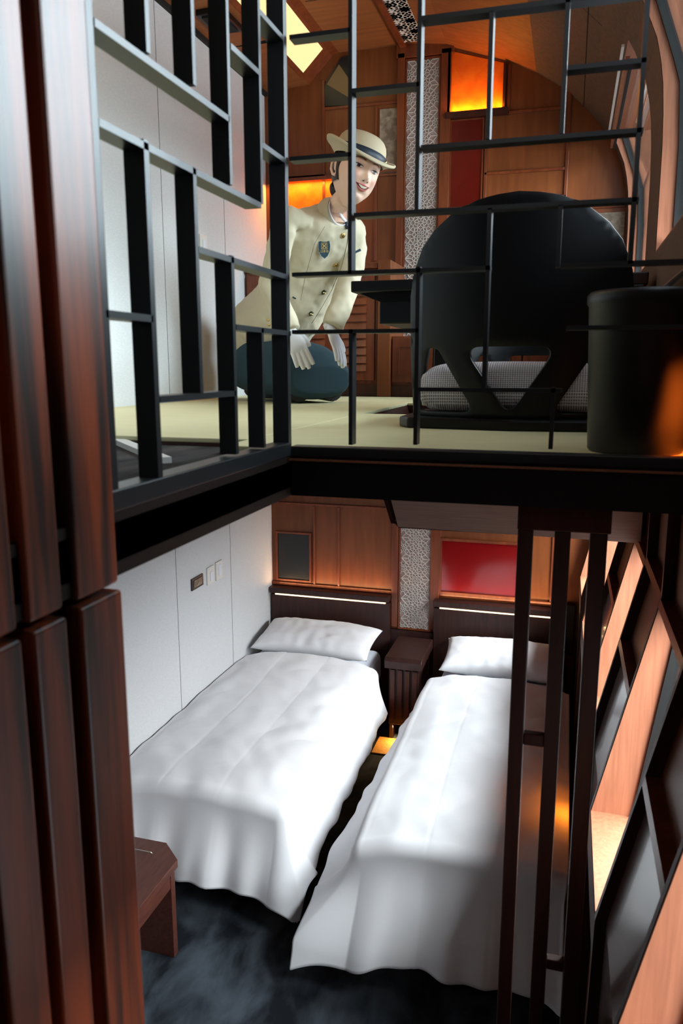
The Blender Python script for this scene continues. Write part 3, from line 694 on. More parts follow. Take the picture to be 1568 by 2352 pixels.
# legless floor chairs with a pierced curved back
def floor_chair():
    t = thing('floor_chair', (-.145, 2.30, ZT), 'black legless floor chair with pierced round back, seen from behind', 'chair', 'black floor chairs')
    cx, yb = -.145, 2.10
    # outline of the shell, half width by height above the base
    H = [(0.0, .283), (.05, .285), (.15, .289), (.25, .290), (.33, .288), (.40, .273), (.45, .25), (.49, .215), (.525, .165), (.55, .10), (.558, .05), (.562, 0.0)]
    def shape():
        L = []
        for z, x in H[::-1]: L.append((-x, z))
        pts = [(-x, z) for z, x in H] + [(x, z) for z, x in H[::-1][1:]]
        return pts
    outline = [Vector((x, z)) for x, z in shape()]
    def rounded(poly, r, n=6):
        out = []; m = len(poly)
        for i in range(m):
            p, a, b = Vector(poly[i]), Vector(poly[i-1]), Vector(poly[(i+1) % m])
            u, v = (a - p).normalized(), (b - p).normalized(); ang = math.acos(max(-1, min(1, u.dot(v)))); tl = min(r / math.tan(ang / 2), (a-p).length*.45, (b-p).length*.45)
            s, e = p + u * tl, p + v * tl
            for k in range(n + 1):
                q = k / n; out.append(s * (1-q)**2 + p * 2*q*(1-q) + e * q*q)
        return out
    holes = [rounded([(-.135, .19), (.110, .19), (-.008, .008)], .028)]
    holes.append(rounded([(-.235, .19), (-.205, .185), (-.10, .015), (-.268, .015)], .02)); holes.append(rounded([(.235, .19), (.205, .185), (.10, .015), (.268, .015)], .02))
    vs = list(outline); es = [(i, (i + 1) % len(outline)) for i in range(len(outline))]
    def dens(poly, st=.02):
        o = []
        for i in range(len(poly)):
            a, b = poly[i], poly[(i+1) % len(poly)]; n = max(1, int((b-a).length / st))
            o += [a + (b-a) * k / n for k in range(n)]
        return o
    vs = dens(outline); es = [(i, (i+1) % len(vs)) for i in range(len(vs))]
    def inside(p, poly):
        c = False
        for i in range(len(poly)):
            a, b = poly[i], poly[i-1]
            if (a.y > p.y) != (b.y > p.y) and p.x < (b.x-a.x) * (p.y-a.y) / (b.y-a.y) + a.x: c = not c
        return c
    for h in holes:
        h = dens(h, .012); n0 = len(vs); vs += h; es += [(n0 + i, n0 + (i+1) % len(h)) for i in range(len(h))]
    nb = len(vs)
    for i in range(-15, 16):
        for j in range(1, 30):
            p = Vector((i * .02, j * .0195))
            if inside(p, outline) and all((p - q).length > .010 for q in vs[:nb]): vs.append(p)
    V, Ed, Fc = geometry.delaunay_2d_cdt(vs, es, [], 0, 1e-6)[:3]
    Fc = [f for f in Fc for c in [sum((V[i] for i in f), Vector((0, 0))) / 3] if inside(c, outline) and not any(inside(c, h) for h in holes)]
    def bend(p, o=0.0):
        # the shell curves round towards the sitter at its sides and leans back at the top
        return Vector((cx + p.x * (1 - o * .6), yb + .40 * (p.x ** 2) / .29 * .9 * (1 - .3 * p.y) - .07 * (p.y / .56) ** 1.3 + .02 + o, ZT + .03 + p.y))
    m = MB(); m.add([bend(p) for p in V], Fc)
    s = m.build('back_shell', M['black_lacquer'], t, smooth=True, fix=True)
    so = s.modifiers.new('thick', 'SOLIDIFY'); so.thickness = .014; so.offset = 0
    bv = s.modifiers.new('round', 'BEVEL'); bv.width = .003; bv.segments = 2; bv.limit_method = 'ANGLE'; bv.angle_limit = math.radians(50)
    base = [(cx + a * .315, yb + .01 + b) for a, b in ((-1, .05), (-.9, 0.0), (0, -.035), (.9, 0.0), (1, .05), (1, .44), (.9, .48), (-.9, .48), (-1, .44))]
    MB().prism(base, 'z', ZT, ZT + .030).build('seat_base', M['black_lacquer'], t, bevel=.006)
    return t
chair = floor_chair()
ch2 = copy_tree(chair, None, (-.20, 3.78, ZT), math.pi)
tag(ch2, 'black legless floor chair beyond the black table, facing the near chair', 'chair', 'black floor chairs')
def seat_cushion(name='seat_cushion'):
    n = 40
    def fn(u, v, s):
        a, b = u * 2 - 1, v * 2 - 1
        e = (1 - abs(a) ** 8) ** .4 * (1 - abs(b) ** 8) ** .4 if abs(a) < 1 and abs(b) < 1 else 0
        return Vector((-.15 + a * .262, 2.36 + b * .21, ZT + .03 + .075 + s * (.071 * e) + .006 * e * (1 - a*a)))
    m = MB(); m.grid(lambda u, v: fn(u, v, 1), n, n); m.grid(lambda u, v: fn(u, v, -1), n, n)
    o = m.build(name, M['weave'], smooth=True)
    bm = bmesh.new(); bm.from_mesh(o.data); bmesh.ops.remove_doubles(bm, verts=bm.verts, dist=.0006); bmesh.ops.recalc_face_normals(bm, faces=bm.faces); bm.to_mesh(o.data); bm.free()
    return o
cu = tag(seat_cushion(), 'thick light grey woven cushion on the near black floor chair', 'cushion', 'grey seat cushions')
cu2 = copy_tree(cu, None, (-.20, 3.70, ZT + .031), 0); tag(cu2, 'light grey woven cushion on the far floor chair beyond the table', 'cushion', 'grey seat cushions')
# bin
bi = thing('waste_bin', (.14, 1.72, ZT), 'tapered black round bin at the right behind the front lattice', 'bin')
MB().lathe([(.0, 0), (.088, 0), (.092, .006), (.104, .285), (.108, .290), (.108, .305), (.102, .312), (.094, .308), (.086, .02), (0, .02)], (.132, 1.66, ZT), 64).build('body', M['bin'], bi, smooth=True)
# window rail and wall panel at the right
hr = tag(MB().tube([(.232, .9, .205), (.232, 2.81, .205)], .008, 12).build('hand_rail', M['black_steel'], None, True), 'thin black rail under the near upper window', 'rail')
tag(MB().band([(.2485, .10), (.2485, .18)], [(.2495, .10), (.2495, .18)], 'y', .9, 2.55).build('mottled_panel', M['plaster']), 'mottled silver paper strip low under the near upper window', 'panel')
# warm lamps the photograph shows by their glow
area('bin_glow_lamp', (.243, 1.52, -.07), (.20, 1.66, -.09), .04, .12, 1.2, (1, .15, .012), 80)
point('bed_glow_lamp', (.085, 2.86, -1.64), .55, (1, .24, .01), .012)
# ================================================================ PERSON (kneeling, leaning forward, looking towards the windows)
M['jacket'] = plain('beige_uniform_wool', (202, 191, 164), .8, spec=.2, sheen=.15, bump=(420, .25, .0012))
M['navy'] = plain('dark_teal_wool', (46, 68, 78), .8, spec=.2)
M['stocking'] = plain('black_stocking', (22, 18, 18), .6)
M['glove'] = plain('white_glove', (240, 240, 244), .8, spec=.15)
M['hat_felt'] = plain('beige_hat_felt', (188, 174, 146), .85, spec=.15, bump=(500, .2, .001))
M['ribbon'] = plain('navy_ribbon', (30, 42, 54), .5)
M['hair'] = mottled('dark_brown_hair', (26, 17, 13), (52, 34, 26), (60, 60, 300), .4)
M['gold'] = plain('gold', (214, 180, 110), .3, metal=1)
M['green_button'] = plain('green_enamel', (40, 56, 34), .35)
M['shirt'] = plain('white_shirt', (232, 232, 238), .7)
M['lip'] = plain('lip_pink', (204, 112, 108), .4)
M['tooth'] = plain('tooth', (232, 222, 196), .3)
M['eye_white'] = plain('eye_white', (226, 218, 212), .25)
M['iris'] = plain('dark_iris', (30, 18, 13), .35)
M['lash'] = plain('lash', (28, 16, 12), .6)
M['brow'] = plain('brow_brown', (128, 88, 68), .8)
M['mouth_in'] = plain('mouth_inside', (70, 14, 16), .6)
HS = 1.17                                         # head scale
HC = onY(817, 397, 3.27)                          # head centre (between the ears)
def unit(v): return Vector(v).normalized()
hf = unit((.69, -.72, -.02)); hu = unit((0, 0, 1)); hl = hu.cross(hf).normalized(); hu = hf.cross(hl).normalized()
rot = Matrix.Rotation(math.radians(-16), 3, hf) @ Matrix.Rotation(math.radians(2), 3, hl)
hf, hu, hl = rot @ hf, rot @ hu, rot @ hl         # head frame: forward, up, her left
def HP(a, f, b): return HC + (hl * a + hf * f + hu * b) * HS
def skin_mat():
    m, N, L, P = mat_new('skin')
    g = N.new('ShaderNodeNewGeometry'); col = (*lin((236, 196, 172)), 1); last = None
    for (a, f, b, s, c) in ((.038, .075, -.030, .030, (232, 140, 124)), (-.038, .075, -.030, .030, (232, 140, 124))):
        p = HP(a, f, b); d = N.new('ShaderNodeVectorMath'); d.operation = 'DISTANCE'; d.inputs[1].default_value = p
        r = N.new('ShaderNodeMapRange'); r.interpolation_type = 'SMOOTHSTEP'; r.inputs['From Min'].default_value = 0; r.inputs['From Max'].default_value = s * HS; r.inputs['To Min'].default_value = .55; r.inputs['To Max'].default_value = 0
        mx = N.new('ShaderNodeMix'); mx.data_type = 'RGBA'; mx.inputs['B'].default_value = (*lin(c), 1)
        if last: L.new(last, mx.inputs['A'])
        else: mx.inputs['A'].default_value = col
        L.new(g.outputs['Position'], d.inputs[0]); L.new(d.outputs['Value'], r.inputs['Value']); L.new(r.outputs['Result'], mx.inputs['Factor'])
        last = mx.outputs['Result']
    L.new(last, P.inputs['Base Color']); P.inputs['Roughness'].default_value = .5
    P.inputs['Subsurface Weight'].default_value = .12; P.inputs['Subsurface Radius'].default_value = (.01, .004, .002)
    return m
M['skin'] = skin_mat()
def g2(a, b, ca, cb, sa, sb): return math.exp(-((a - ca) / sa) ** 2 - ((b - cb) / sb) ** 2)
def Wd(b):                                        # half width by height: full at the cheekbones, narrow at the chin
    return interp([(-.125, .030), (-.112, .034), (-.095, .044), (-.075, .056), (-.05, .066), (-.02, .0725), (.02, .076), (.06, .075), (.13, .074)], b)
def bumps(a, b):
    r = .020 * g2(a, b, 0, -.034, .0105, .012) + .010 * g2(a, b, 0, -.014, .008, .020) + .006 * (g2(a, b, .013, -.038, .006, .007) + g2(a, b, -.013, -.038, .006, .007))
    r += -.0075 * (g2(a, b, .031, .001, .015, .010) + g2(a, b, -.031, .001, .015, .010)) + .004 * (g2(a, b, .030, .020, .02, .008) + g2(a, b, -.030, .020, .02, .008))
    r += .0075 * (g2(a, b, .038, -.030, .017, .016) + g2(a, b, -.038, -.030, .017, .016)) + .006 * g2(a, b, 0, -.060, .026, .016)
    r += .010 * g2(a, b, 0, -.100, .020, .014) - .004 * g2(a, b, 0, -.081, .022, .006) - .003 * (g2(a, b, .030, -.055, .006, .012) + g2(a, b, -.030, -.055, .006, .012))
    return r
def front(a, b):                                  # forward position of the face surface
    hb = .118 if b > 0 else .120
    q = 1 - min(1, abs(a) / Wd(b)) ** 2.3 
    v = max(0.0, q) ** .5 * (1 - min(1, abs(b) / hb) ** 2.8) ** .5
    return .088 * v + bumps(a, b)
def head_mesh(m):
    nu, nv = 120, 90
    def fn(u, v):
        th = u * 2 * math.pi; ph = (v - .5) * math.pi
        b = math.sin(ph) * (.118 if ph > 0 else .120); c = math.cos(ph)
        a = math.sin(th) * Wd(b) * abs(c) ** .85
        if math.cos(th) >= 0: f = front(a, b) if c > .02 else 0
        else: f = -.098 * (max(0, 1 - min(1, abs(a) / Wd(b)) ** 2) ** .5) * max(0, 1 - (abs(b) / .119) ** 2.4) ** .5 * (1 if b > -.02 else 1 - .5 * sm(-.02, -.11, b))
        return HP(a, f, b)
    return m.grid(fn, nu, nv)
def J(px, py, Y): return onY(px, py, Y)
# skeleton
pel, chest, neckb = J(606, 742, 3.70), J(712, 600, 3.50), J(774, 492, 3.38)
rsh, rel, rwr = J(658, 494, 3.22), J(622, 655, 3.26), J(664, 756, 3.22)
lsh, lel, lwr = J(818, 548, 3.52), J(800, 652, 3.44), J(763, 752, 3.34)
kc_ = onZ(722, 900, ZT + .085); kc_ = onY(722, 900, 3.42); kc_.z = ZT + .085
rkn, lkn = kc_ - Vector((.69, .72, 0)) * .085, kc_ + Vector((.69, .72, 0)) * .085
d_ = unit((.72, -.69, 0)); l_ = unit((.69, .72, 0))
per = thing('person', (-1.2, 3.5, ZT), 'person kneeling on the tatami in beige jacket, dark skirt, white gloves and round hat', 'person')
body = MB(); head_mesh(body)
neck0 = HP(0, -.030, -.045)
body.tube([neck0, HP(0, -.028, -.085), neckb + Vector((0, 0, .035)), neckb - Vector((0, 0, .04))], [.050, .047, .047, .045], 20)
def ringf(c, w, dp, ax, n=28, sq=2.4):
    """closed ring about c, half width w along her left, half depth dp along ax"""
    out = []
    for k in range(n):
        t = 2 * math.pi * k / n; ca, sa = math.cos(t), math.sin(t)
        out.append(c + l_ * w * math.copysign(abs(ca) ** (2 / sq), ca) + ax * dp * math.copysign(abs(sa) ** (2 / sq), sa))
    return out
sp = (neckb - pel).normalized(); ax = l_.cross(sp).normalized()
def torso(m, g=0.0, hem=False):
    S = lambda t: pel.lerp(neckb, t) + ax * (.082 * sm(-.2, .15, t) * sm(.75, .35, t))
    prof = [(.0, .165, .135), (.10, .172, .155), (.30, .160, .150), (.45, .152, .136), (.62, .158, .125), (.76, .178, .115), (.86, .186, .100), (.93, .168, .082), (.98, .112, .068), (1.0, .070, .060)]
    m.loft([ringf(S(t), w + g, dp + g, ax) for t, w, dp in prof])
torso(body, -.045)
body.tube([rsh, rel, rwr], [.034, .030, .024], 14); body.tube([lsh, lel, lwr], [.034, .030, .024], 14)
rank, lank = rkn - d_ * .43 + Vector((0, 0, -.035)), lkn - d_ * .43 + Vector((0, 0, -.035))
for kn, an in ((rkn, rank), (lkn, lank)):
    side = (kn - (rkn + lkn) / 2)
    body.tube([pel + side * .8 - Vector((0, 0, .07)), kn], [.05, .050], 16); body.tube([kn + d_ * .0, an], [.052, .034], 14)
# ears
def ear(s):
    base = [(-.004, .022), (-.018, .020), (-.026, .006), (-.024, -.014), (-.012, -.032), (-.002, -.036), (.002, -.024), (.000, 0.0)]
    pts = [HP(s * (.072 + .012 * (-f / .026)), f - .004, b) for f, b in base]
    body.tube(pts + [pts[0]], [.0055, .006, .0062, .006, .0062, .007, .0055, .005, .0055], 10)
    body.tube([HP(s * .068, -.004, .016), HP(s * .074, -.012, .004), HP(s * .072, -.008, -.014), HP(s * .070, 0, -.024)], [.010, .012, .010, .006], 10)
ear(-1); ear(1)
bo = body.build('body', M['skin'], per, smooth=True)
r = bo.modifiers.new('fuse', 'REMESH'); r.mode = 'VOXEL'; r.voxel_size = .0028; r.use_smooth_shade = True
s = bo.modifiers.new('soften', 'SMOOTH'); s.factor = .5; s.iterations = 2
# facial features laid on the face surface
def patch(lo, up, a0, a1, off, name, mat, na=16, nb=4, curve=None, parent=None):
    def fn(u, v):
        a = a0 + (a1 - a0) * u; b = lo(u) + (up(u) - lo(u)) * v
        return HP(a, front(a, b) + off + (curve(u, v) if curve else 0), b)
    return MB().grid(fn, na, nb).build(name, M[mat], parent or per, smooth=True, fix=False)
arc = lambda u: max(0, 1 - (2 * u - 1) ** 2)
for s in (-1, 1):
    A, B = s * .0175, s * .0455
    tilt = lambda u: .0035 * u
    ew = patch(lambda u: -.0042 * arc(u) ** .8 + tilt(u) - .001, lambda u: .0044 * arc(u) ** .7 + tilt(u) - .001, A, B, .0014, 'eye', 'eye_white', curve=lambda u, v: .0022 * arc(u) * arc(v))
    c0, c1 = s * .0265, s * .0375
    patch(lambda u: -.0046 * arc(u) ** .5 + .001, lambda u: .0046 * arc(u) ** .5 + .0012, c0, c1, .0042, 'iris', 'iris', 10, 6, parent=per)
    patch(lambda u: .0036 * arc(u) ** .7 + tilt(u) - .001, lambda u: .0060 * arc(u) ** .7 + tilt(u) - .0002, s * .0165, s * .049, .0040, 'eyelid', 'lash', 18, 2)
    patch(lambda u: -.0055 * arc(u) ** .8 + tilt(u) - .001, lambda u: -.0045 * arc(u) ** .8 + tilt(u) - .001, A, B, .0030, 'eyelid', 'lash', 18, 2)
    patch(lambda u: .0190 + .0055 * math.sin(u * 2.6), lambda u: .0228 + .0055 * math.sin(u * 2.5) + .0014 * (1 - u), s * .0145, s * .050, .0018, 'eyebrow', 'brow', 16, 3)
    patch(lambda u: -.0455 - .0016 * arc(u), lambda u: -.0455 + .0016 * arc(u), s * .0045, s * .0115, .0028, 'nostril', 'mouth_in', 8, 3)
up_out = lambda u: -.0525 - .0035 * arc(u) + .0025 * math.exp(-((u - .5) / .16) ** 2) 
up_in = lambda u: -.0530 - .0075 * arc(u)
lo_in = lambda u: -.0530 - .0165 * arc(u)
lo_out = lambda u: -.0535 - .0225 * arc(u)
patch(lo_in, up_in, -.0275, .0275, .0012, 'mouth', 'mouth_in', 24, 4)
patch(lambda u: lo_in(u) + .002, up_in, -.0240, .0240, .0030, 'teeth', 'tooth', 24, 4, curve=lambda u, v: -.0007 * (abs(math.sin(u * math.pi * 8)) < .28))
patch(up_in, up_out, -.030, .030, .0026, 'lip', 'lip', 24, 4, curve=lambda u, v: .0022 * arc(v))
patch(lo_out, lo_in, -.029, .029, .0026, 'lip', 'lip', 24, 4, curve=lambda u, v: .0030 * arc(v))
# hair under the hat
hm = MB()
def hairfn(u, v):
    th = u * 2 * math.pi; ph = -.42 + v * (math.pi / 2 + .42); b = math.sin(ph) * .124; c = math.cos(ph)
    a = math.sin(th) * (Wd(b) + .005) * c ** .85; k = math.cos(th)
    f = (.080 if k > 0 else .105) * k * c ** .6
    lim = .012 + .05 * sm(.03, .06, b) + .03 * sm(-.005, .03, b)
    return HP(a, min(f, lim), b)
hm.grid(hairfn, 60, 30)
def blob(m, c, rx, ry, rz, n=20):
    m.grid(lambda u, v: HP(c[0] + rx * math.sin(u*2*math.pi) * math.sin(v*math.pi), c[1] + ry * math.cos(u*2*math.pi) * math.sin(v*math.pi), c[2] + rz * math.cos(v*math.pi)), n, n // 2)
blob(hm, (0, -.100, -.045), .040, .030, .036)
blob(hm, (-.069, .006, .010), .007, .013, .026); blob(hm, (.069, .006, .010), .007, .013, .026)
hair = hm.build('hair', M['hair'], per, smooth=True)
# hat
def hp(r, th, z, sx=.087, sy=.100):
    """point of the hat: r = 1 on the crown's foot, th from the front, z above the hat line"""
    tl = .045 + z - .0
    a, f = r * sx * math.sin(th), r * sy * math.cos(th) - .004
    return HP(a, f, tl + .22 * (-(f) * .65) )
def brim(r, th, dz):
    t = (r - 1) / .46
    back = (1 - math.cos(th)) / 2; side = abs(math.sin(th))
    lift = (.030 * back ** 1.2 + .026 * side ** 2) * t ** 1.5 - .012 * (1 - back) ** 2 * t + .007 * math.sin(min(1, t) * 3.1)
    return hp(r, th, lift + dz)
hat = MB()
rings = []; n = 64
crown = [(1.0, 0), (1.01, .012), (1.01, .030), (.985, .048), (.93, .063), (.82, .076), (.66, .085), (.45, .090), (.22, .0925), (.03, .093)]
rr = [(1.50, -.002)] 
under = [(1.0, -.003), (1.15, -.003), (1.3, -.003), (1.38, -.004), (1.45, -.005)]; over = [(1.47, .000), (1.45, .004), (1.38, .004), (1.3, .003), (1.15, .003), (1.03, .003)]
for r_, dz in under + over: rings.append([brim(r_, 2*math.pi*k/n, dz) for k in range(n)])
for r_, z in crown: rings.append([hp(r_, 2*math.pi*k/n, z) for k in range(n)])
hat.loft(rings, cap=False)
ho = hat.build('hat', M['hat_felt'], per, smooth=True)
rb = MB(); rb.loft([[hp(r_, 2*math.pi*k/n, z) for k in range(n)] for r_, z in ((1.02, .003), (1.04, .005), (1.035, .030), (1.015, .031))], cap=False)
rb.build('ribbon', M['ribbon'], ho, smooth=True)
pc = hp(1.06, .95, .016); pn = (hp(1.3, .95, .016) - hp(1.0, .95, .016)).normalized()
def disc(m, c, nrm, r, h, n=24, bulge=.3):
    nrm = Vector(nrm).normalized(); a = nrm.orthogonal().normalized(); b = nrm.cross(a)
    m.loft([[c + (a*math.cos(2*math.pi*k/n) + b*math.sin(2*math.pi*k/n)) * rr_ + nrm * hh for k in range(n)] for rr_, hh in ((r, -h), (r, h*.5), (r*.85, h), (r*.3, h*(1+bulge)))]); return m
disc(MB(), pc, pn, .012, .003).build('hat_pin', M['gold'], ho, smooth=True)
# jacket
jk = MB(); torso(jk, .010)
# skirt of the jacket over the hips
jk.loft([ringf(pel + sp * t + ax * o, w, dp, ax) for t, w, dp, o in ((-.085, .185, .185, .045), (-.04, .186, .180, .045), (.05, .180, .165, .04), (.14, .160, .140, .04))])
for s_ in (-1, 1):
    jk.loft([ringf(pel + sp * t + ax * o + l_ * (.055 * s_), w, dp, ax, 16) for t, w, dp, o in ((-.155, .012, .02, .215), (-.12, .035, .03, .205), (-.06, .075, .04, .19), (.05, .08, .05, .17), (.2, .06, .04, .13))])
def arm(m, sh, el, wr, g, ext):
    mid1 = sh.lerp(el, .5); mid2 = el.lerp(wr, .5)
    m.tube([sh + (neckb - sh) * .45 - Vector((0, 0, .035)), sh + (neckb - sh) * .10 - Vector((0, 0, .006)), sh.lerp(el, .18), mid1, el + (el - (sh + wr) / 2) * .06, mid2, wr + (wr - el).normalized() * ext], [.030, .052, .058, .056, .053, .052, .050], 22)
arm(jk, rsh, rel, rwr, .01, .01); arm(jk, lsh, lel, lwr, .01, .0)
jo = jk.build('jacket', M['jacket'], per, smooth=True)
r = jo.modifiers.new('fuse', 'REMESH'); r.mode = 'VOXEL'; r.voxel_size = .0055; r.use_smooth_shade = True
s = jo.modifiers.new('soften', 'SMOOTH'); s.factor = .7; s.iterations = 12
tx = bpy.data.textures.new('cloth_folds', 'CLOUDS'); tx.noise_scale = .075; tx.noise_depth = 1
dsp = jo.modifiers.new('folds', 'DISPLACE'); dsp.texture = tx; dsp.strength = .014; dsp.mid_level = .5; dsp.texture_coords = 'LOCAL'
tx2 = bpy.data.textures.new('cloth_creases', 'CLOUDS'); tx2.noise_scale = .028; tx2.noise_depth = 0
d2 = jo.modifiers.new('creases', 'DISPLACE'); d2.texture = tx2; d2.strength = .0035; d2.mid_level = .5; d2.texture_coords = 'LOCAL'
# skirt
sk = MB()
kc = (rkn + lkn) / 2
hipc = pel - sp * .03
def sring(c, w, h0, h1, t=0, n=32, sq=2.9):
    out = []
    for k in range(n):
        q = 2*math.pi*k/n; ca, sa = math.cos(q), math.sin(q)
        out.append(c + l_ * w * math.copysign(abs(ca) ** (2/sq), ca) + Vector((0, 0, 1)) * ((h1 if sa > 0 else h0) * math.copysign(abs(sa) ** (2/sq), sa)))
    return out
b0 = Vector((pel.x, pel.y, 0)); k0 = Vector((kc.x, kc.y, 0))
zm = ZT + .11
S2 = [(-.16, .10, .02, .06, zm + .09), (-.10, .165, .09, .12, zm + .06), (.0, .190, .12, .155, zm + .05), (.10, .195, .125, .165, zm + .045), (.20, .190, .13, .15, zm + .035), (.30, .180, .125, .13, zm + .035), (.37, .174, .115, .11, zm + .02), (.41, .168, .095, .085, zm + .01), (.432, .150, .070, .055, zm + .004)]
L0 = (k0 - b0).length
sk.loft([sring(Vector((b0 + (k0 - b0) * (t / .385)).to_tuple()) + Vector((0, 0, z)), w, h0, h1) for t, w, h0, h1, z in S2])
so = sk.build('skirt', M['navy'], per, smooth=True)
r = so.modifiers.new('fuse', 'REMESH'); r.mode = 'VOXEL'; r.voxel_size = .006; r.use_smooth_shade = True
s = so.modifiers.new('soften', 'SMOOTH'); s.factor = .6; s.iterations = 4
# stockings and shoes
st_ = MB()
for kn, an in ((rkn, rank), (lkn, lank)):
    st_.tube([kn - Vector((0, 0, .02)) + d_ * .02, kn - d_ * .15 + Vector((0, 0, -.01)), an], [.060, .062, .040], 18)
    st_.tube([an, an - d_ * .06 - Vector((0, 0, .0)), an - d_ * .14 - Vector((0, 0, .008))], [.040, .036, .026], 14, flat=1.1)
sto = st_.build('stockings', M['stocking'], per, smooth=True)
r = sto.modifiers.new('fuse', 'REMESH'); r.mode = 'VOXEL'; r.voxel_size = .006; r.use_smooth_shade = True
# gloves: palm, four fingers and a thumb each
def hand(wr, dirv, nrm, side, name, spread=1.0, thumb_out=1.0, curl=.35, sc=1.0):
    """dirv points to the fingertips, nrm away from the palm (back of the hand), side = +1 when the thumb lies on the (dirv x nrm) side"""
    dv = unit(dirv); nv = (Vector(nrm) - dv * Vector(nrm).dot(dv)).normalized(); tv = dv.cross(nv) * side
    P = lambda a, t, n: wr + (dv * a + tv * t + nv * n) * sc
    m = MB()
    rings = []
    for a, w, h, t0 in ((-.020, .027, .020, 0), (.0, .028, .019, 0), (.025, .036, .018, .001), (.055, .042, .0165, 0), (.082, .041, .014, -.001), (.094, .036, .010, -.001)):
        rings.append([P(a, t0 + w * math.cos(q), h * math.sin(q)) for q in [2*math.pi*k/20 for k in range(20)]])
    m.loft(rings)
    for i, (t, ln, rd) in enumerate(((.028, .086, .0116), (.0095, .096, .0120), (-.0095, .089, .0116), (-.027, .072, .0105))):
        pts = []; ang = 0; a, n = .078, .0; tt = t
        pts.append(P(a - .02, tt * .9, n)); pts.append(P(a, tt, n))
        for seg, fr in enumerate((.45, .30, .25)):
            ang += curl * (.6 + .4 * seg); a += ln * fr * math.cos(ang); n -= ln * fr * math.sin(ang); tt += t * .10 * spread
            pts.append(P(a, tt, n))
        m.tube(pts, [rd, rd * 1.05, rd, rd * .95, rd * .72], 12)
    m.tube([P(.008, .016, -.002), P(.030, .038, -.006), P(.052, .038 + .020 * thumb_out, -.010), P(.074, .040 + .026 * thumb_out, -.014), P(.084, .040 + .027 * thumb_out, -.016)], [.016, .0145, .0125, .0110, .008], 14)
    o = m.build(name, M['glove'], per, smooth=True)
    r = o.modifiers.new('fuse', 'REMESH'); r.mode = 'VOXEL'; r.voxel_size = .0026; r.use_smooth_shade = True
    s = o.modifiers.new('soften', 'SMOOTH'); s.factor = .5; s.iterations = 3
    MB().tube([P(-.028, 0, 0), P(-.008, 0, 0)], [.031, .030], 20, flat=.78).build('glove_cuff', M['glove'], o, smooth=True)
    return o
rw = rwr + (rwr - rel).normalized() * .015
rt = J(706, 850, 3.20)
hand(rw, rt - rw, (.25, -.85, .45), -1, 'glove', .9, .45, .10, 1.02)
lw = lwr + (lwr - lel).normalized() * .012
lt = J(794, 852, 3.28)
hand(lw, lt - lw, (.85, -.15, .5), -1, 'glove', .3, 1.3, .10, 1.04)
# buttons, badge, collar on the jacket surface
bpy.context.view_layer.update()
dg = bpy.context.evaluated_depsgraph_get()
jev = jo.evaluated_get(dg)
def hit(px, py):
    o = jo.matrix_world.inverted() @ Vector((0, 0, 0)); dvec = ray(px, py).normalized()
    ok, loc, nrm, _ = jev.ray_cast(o, dvec)
    if not ok: return None, None
    return jo.matrix_world @ loc, nrm
for i, (px, py) in enumerate(((787, 541), (770, 609), (743, 671), (714, 720))):
    p, nn = hit(px, py)
    if p:
        bt = disc(MB(), p + nn * .002, nn, .0115, .003).build('button', M['gold'] if i < 2 else M['green_button'], per, smooth=True)
        a = nn.orthogonal().normalized(); b = nn.cross(a); m = MB()
        for u in (a + b, a - b):
            u = u.normalized(); v = nn.cross(u); c = p + nn * .0056
            for e in (-1, 1): m.tube([c + u * e * .002, c + u * e * .008], .0011, 6)
        m.build('button_mark', M['green_button'] if i < 2 else M['gold'], bt)
for px, py in ((616, 735), (618, 746)):
    p, nn = hit(px, py)
    if p: disc(MB(), p + nn * .001, nn, .0065, .002).build('cuff_button', M['gold'], per, smooth=True)
def seam(pts, name, mat, r=.0009, off=.0004):
    q = [hit(*p) for p in pts]; q = [a + b * off for a, b in q if a]
    if len(q) > 1: MB().tube(q, r, 6).build(name, M[mat], per)
M['seam_dark'] = plain('jacket_seam', (112, 98, 70), .9)
def dense(pts, n=8):
    out = []
    for a, b in zip(pts, pts[1:]): out += [(a[0] + (b[0]-a[0])*k/n, a[1] + (b[1]-a[1])*k/n) for k in range(n)]
    return out + [pts[-1]]
seam(dense([(800, 525), (797, 560), (785, 610), (762, 665), (735, 712), (716, 742)]), 'jacket_edge', 'seam_dark', .0012)
seam(dense([(746, 520), (722, 560), (700, 640), (690, 690)]), 'jacket_dart', 'seam_dark', .0006)
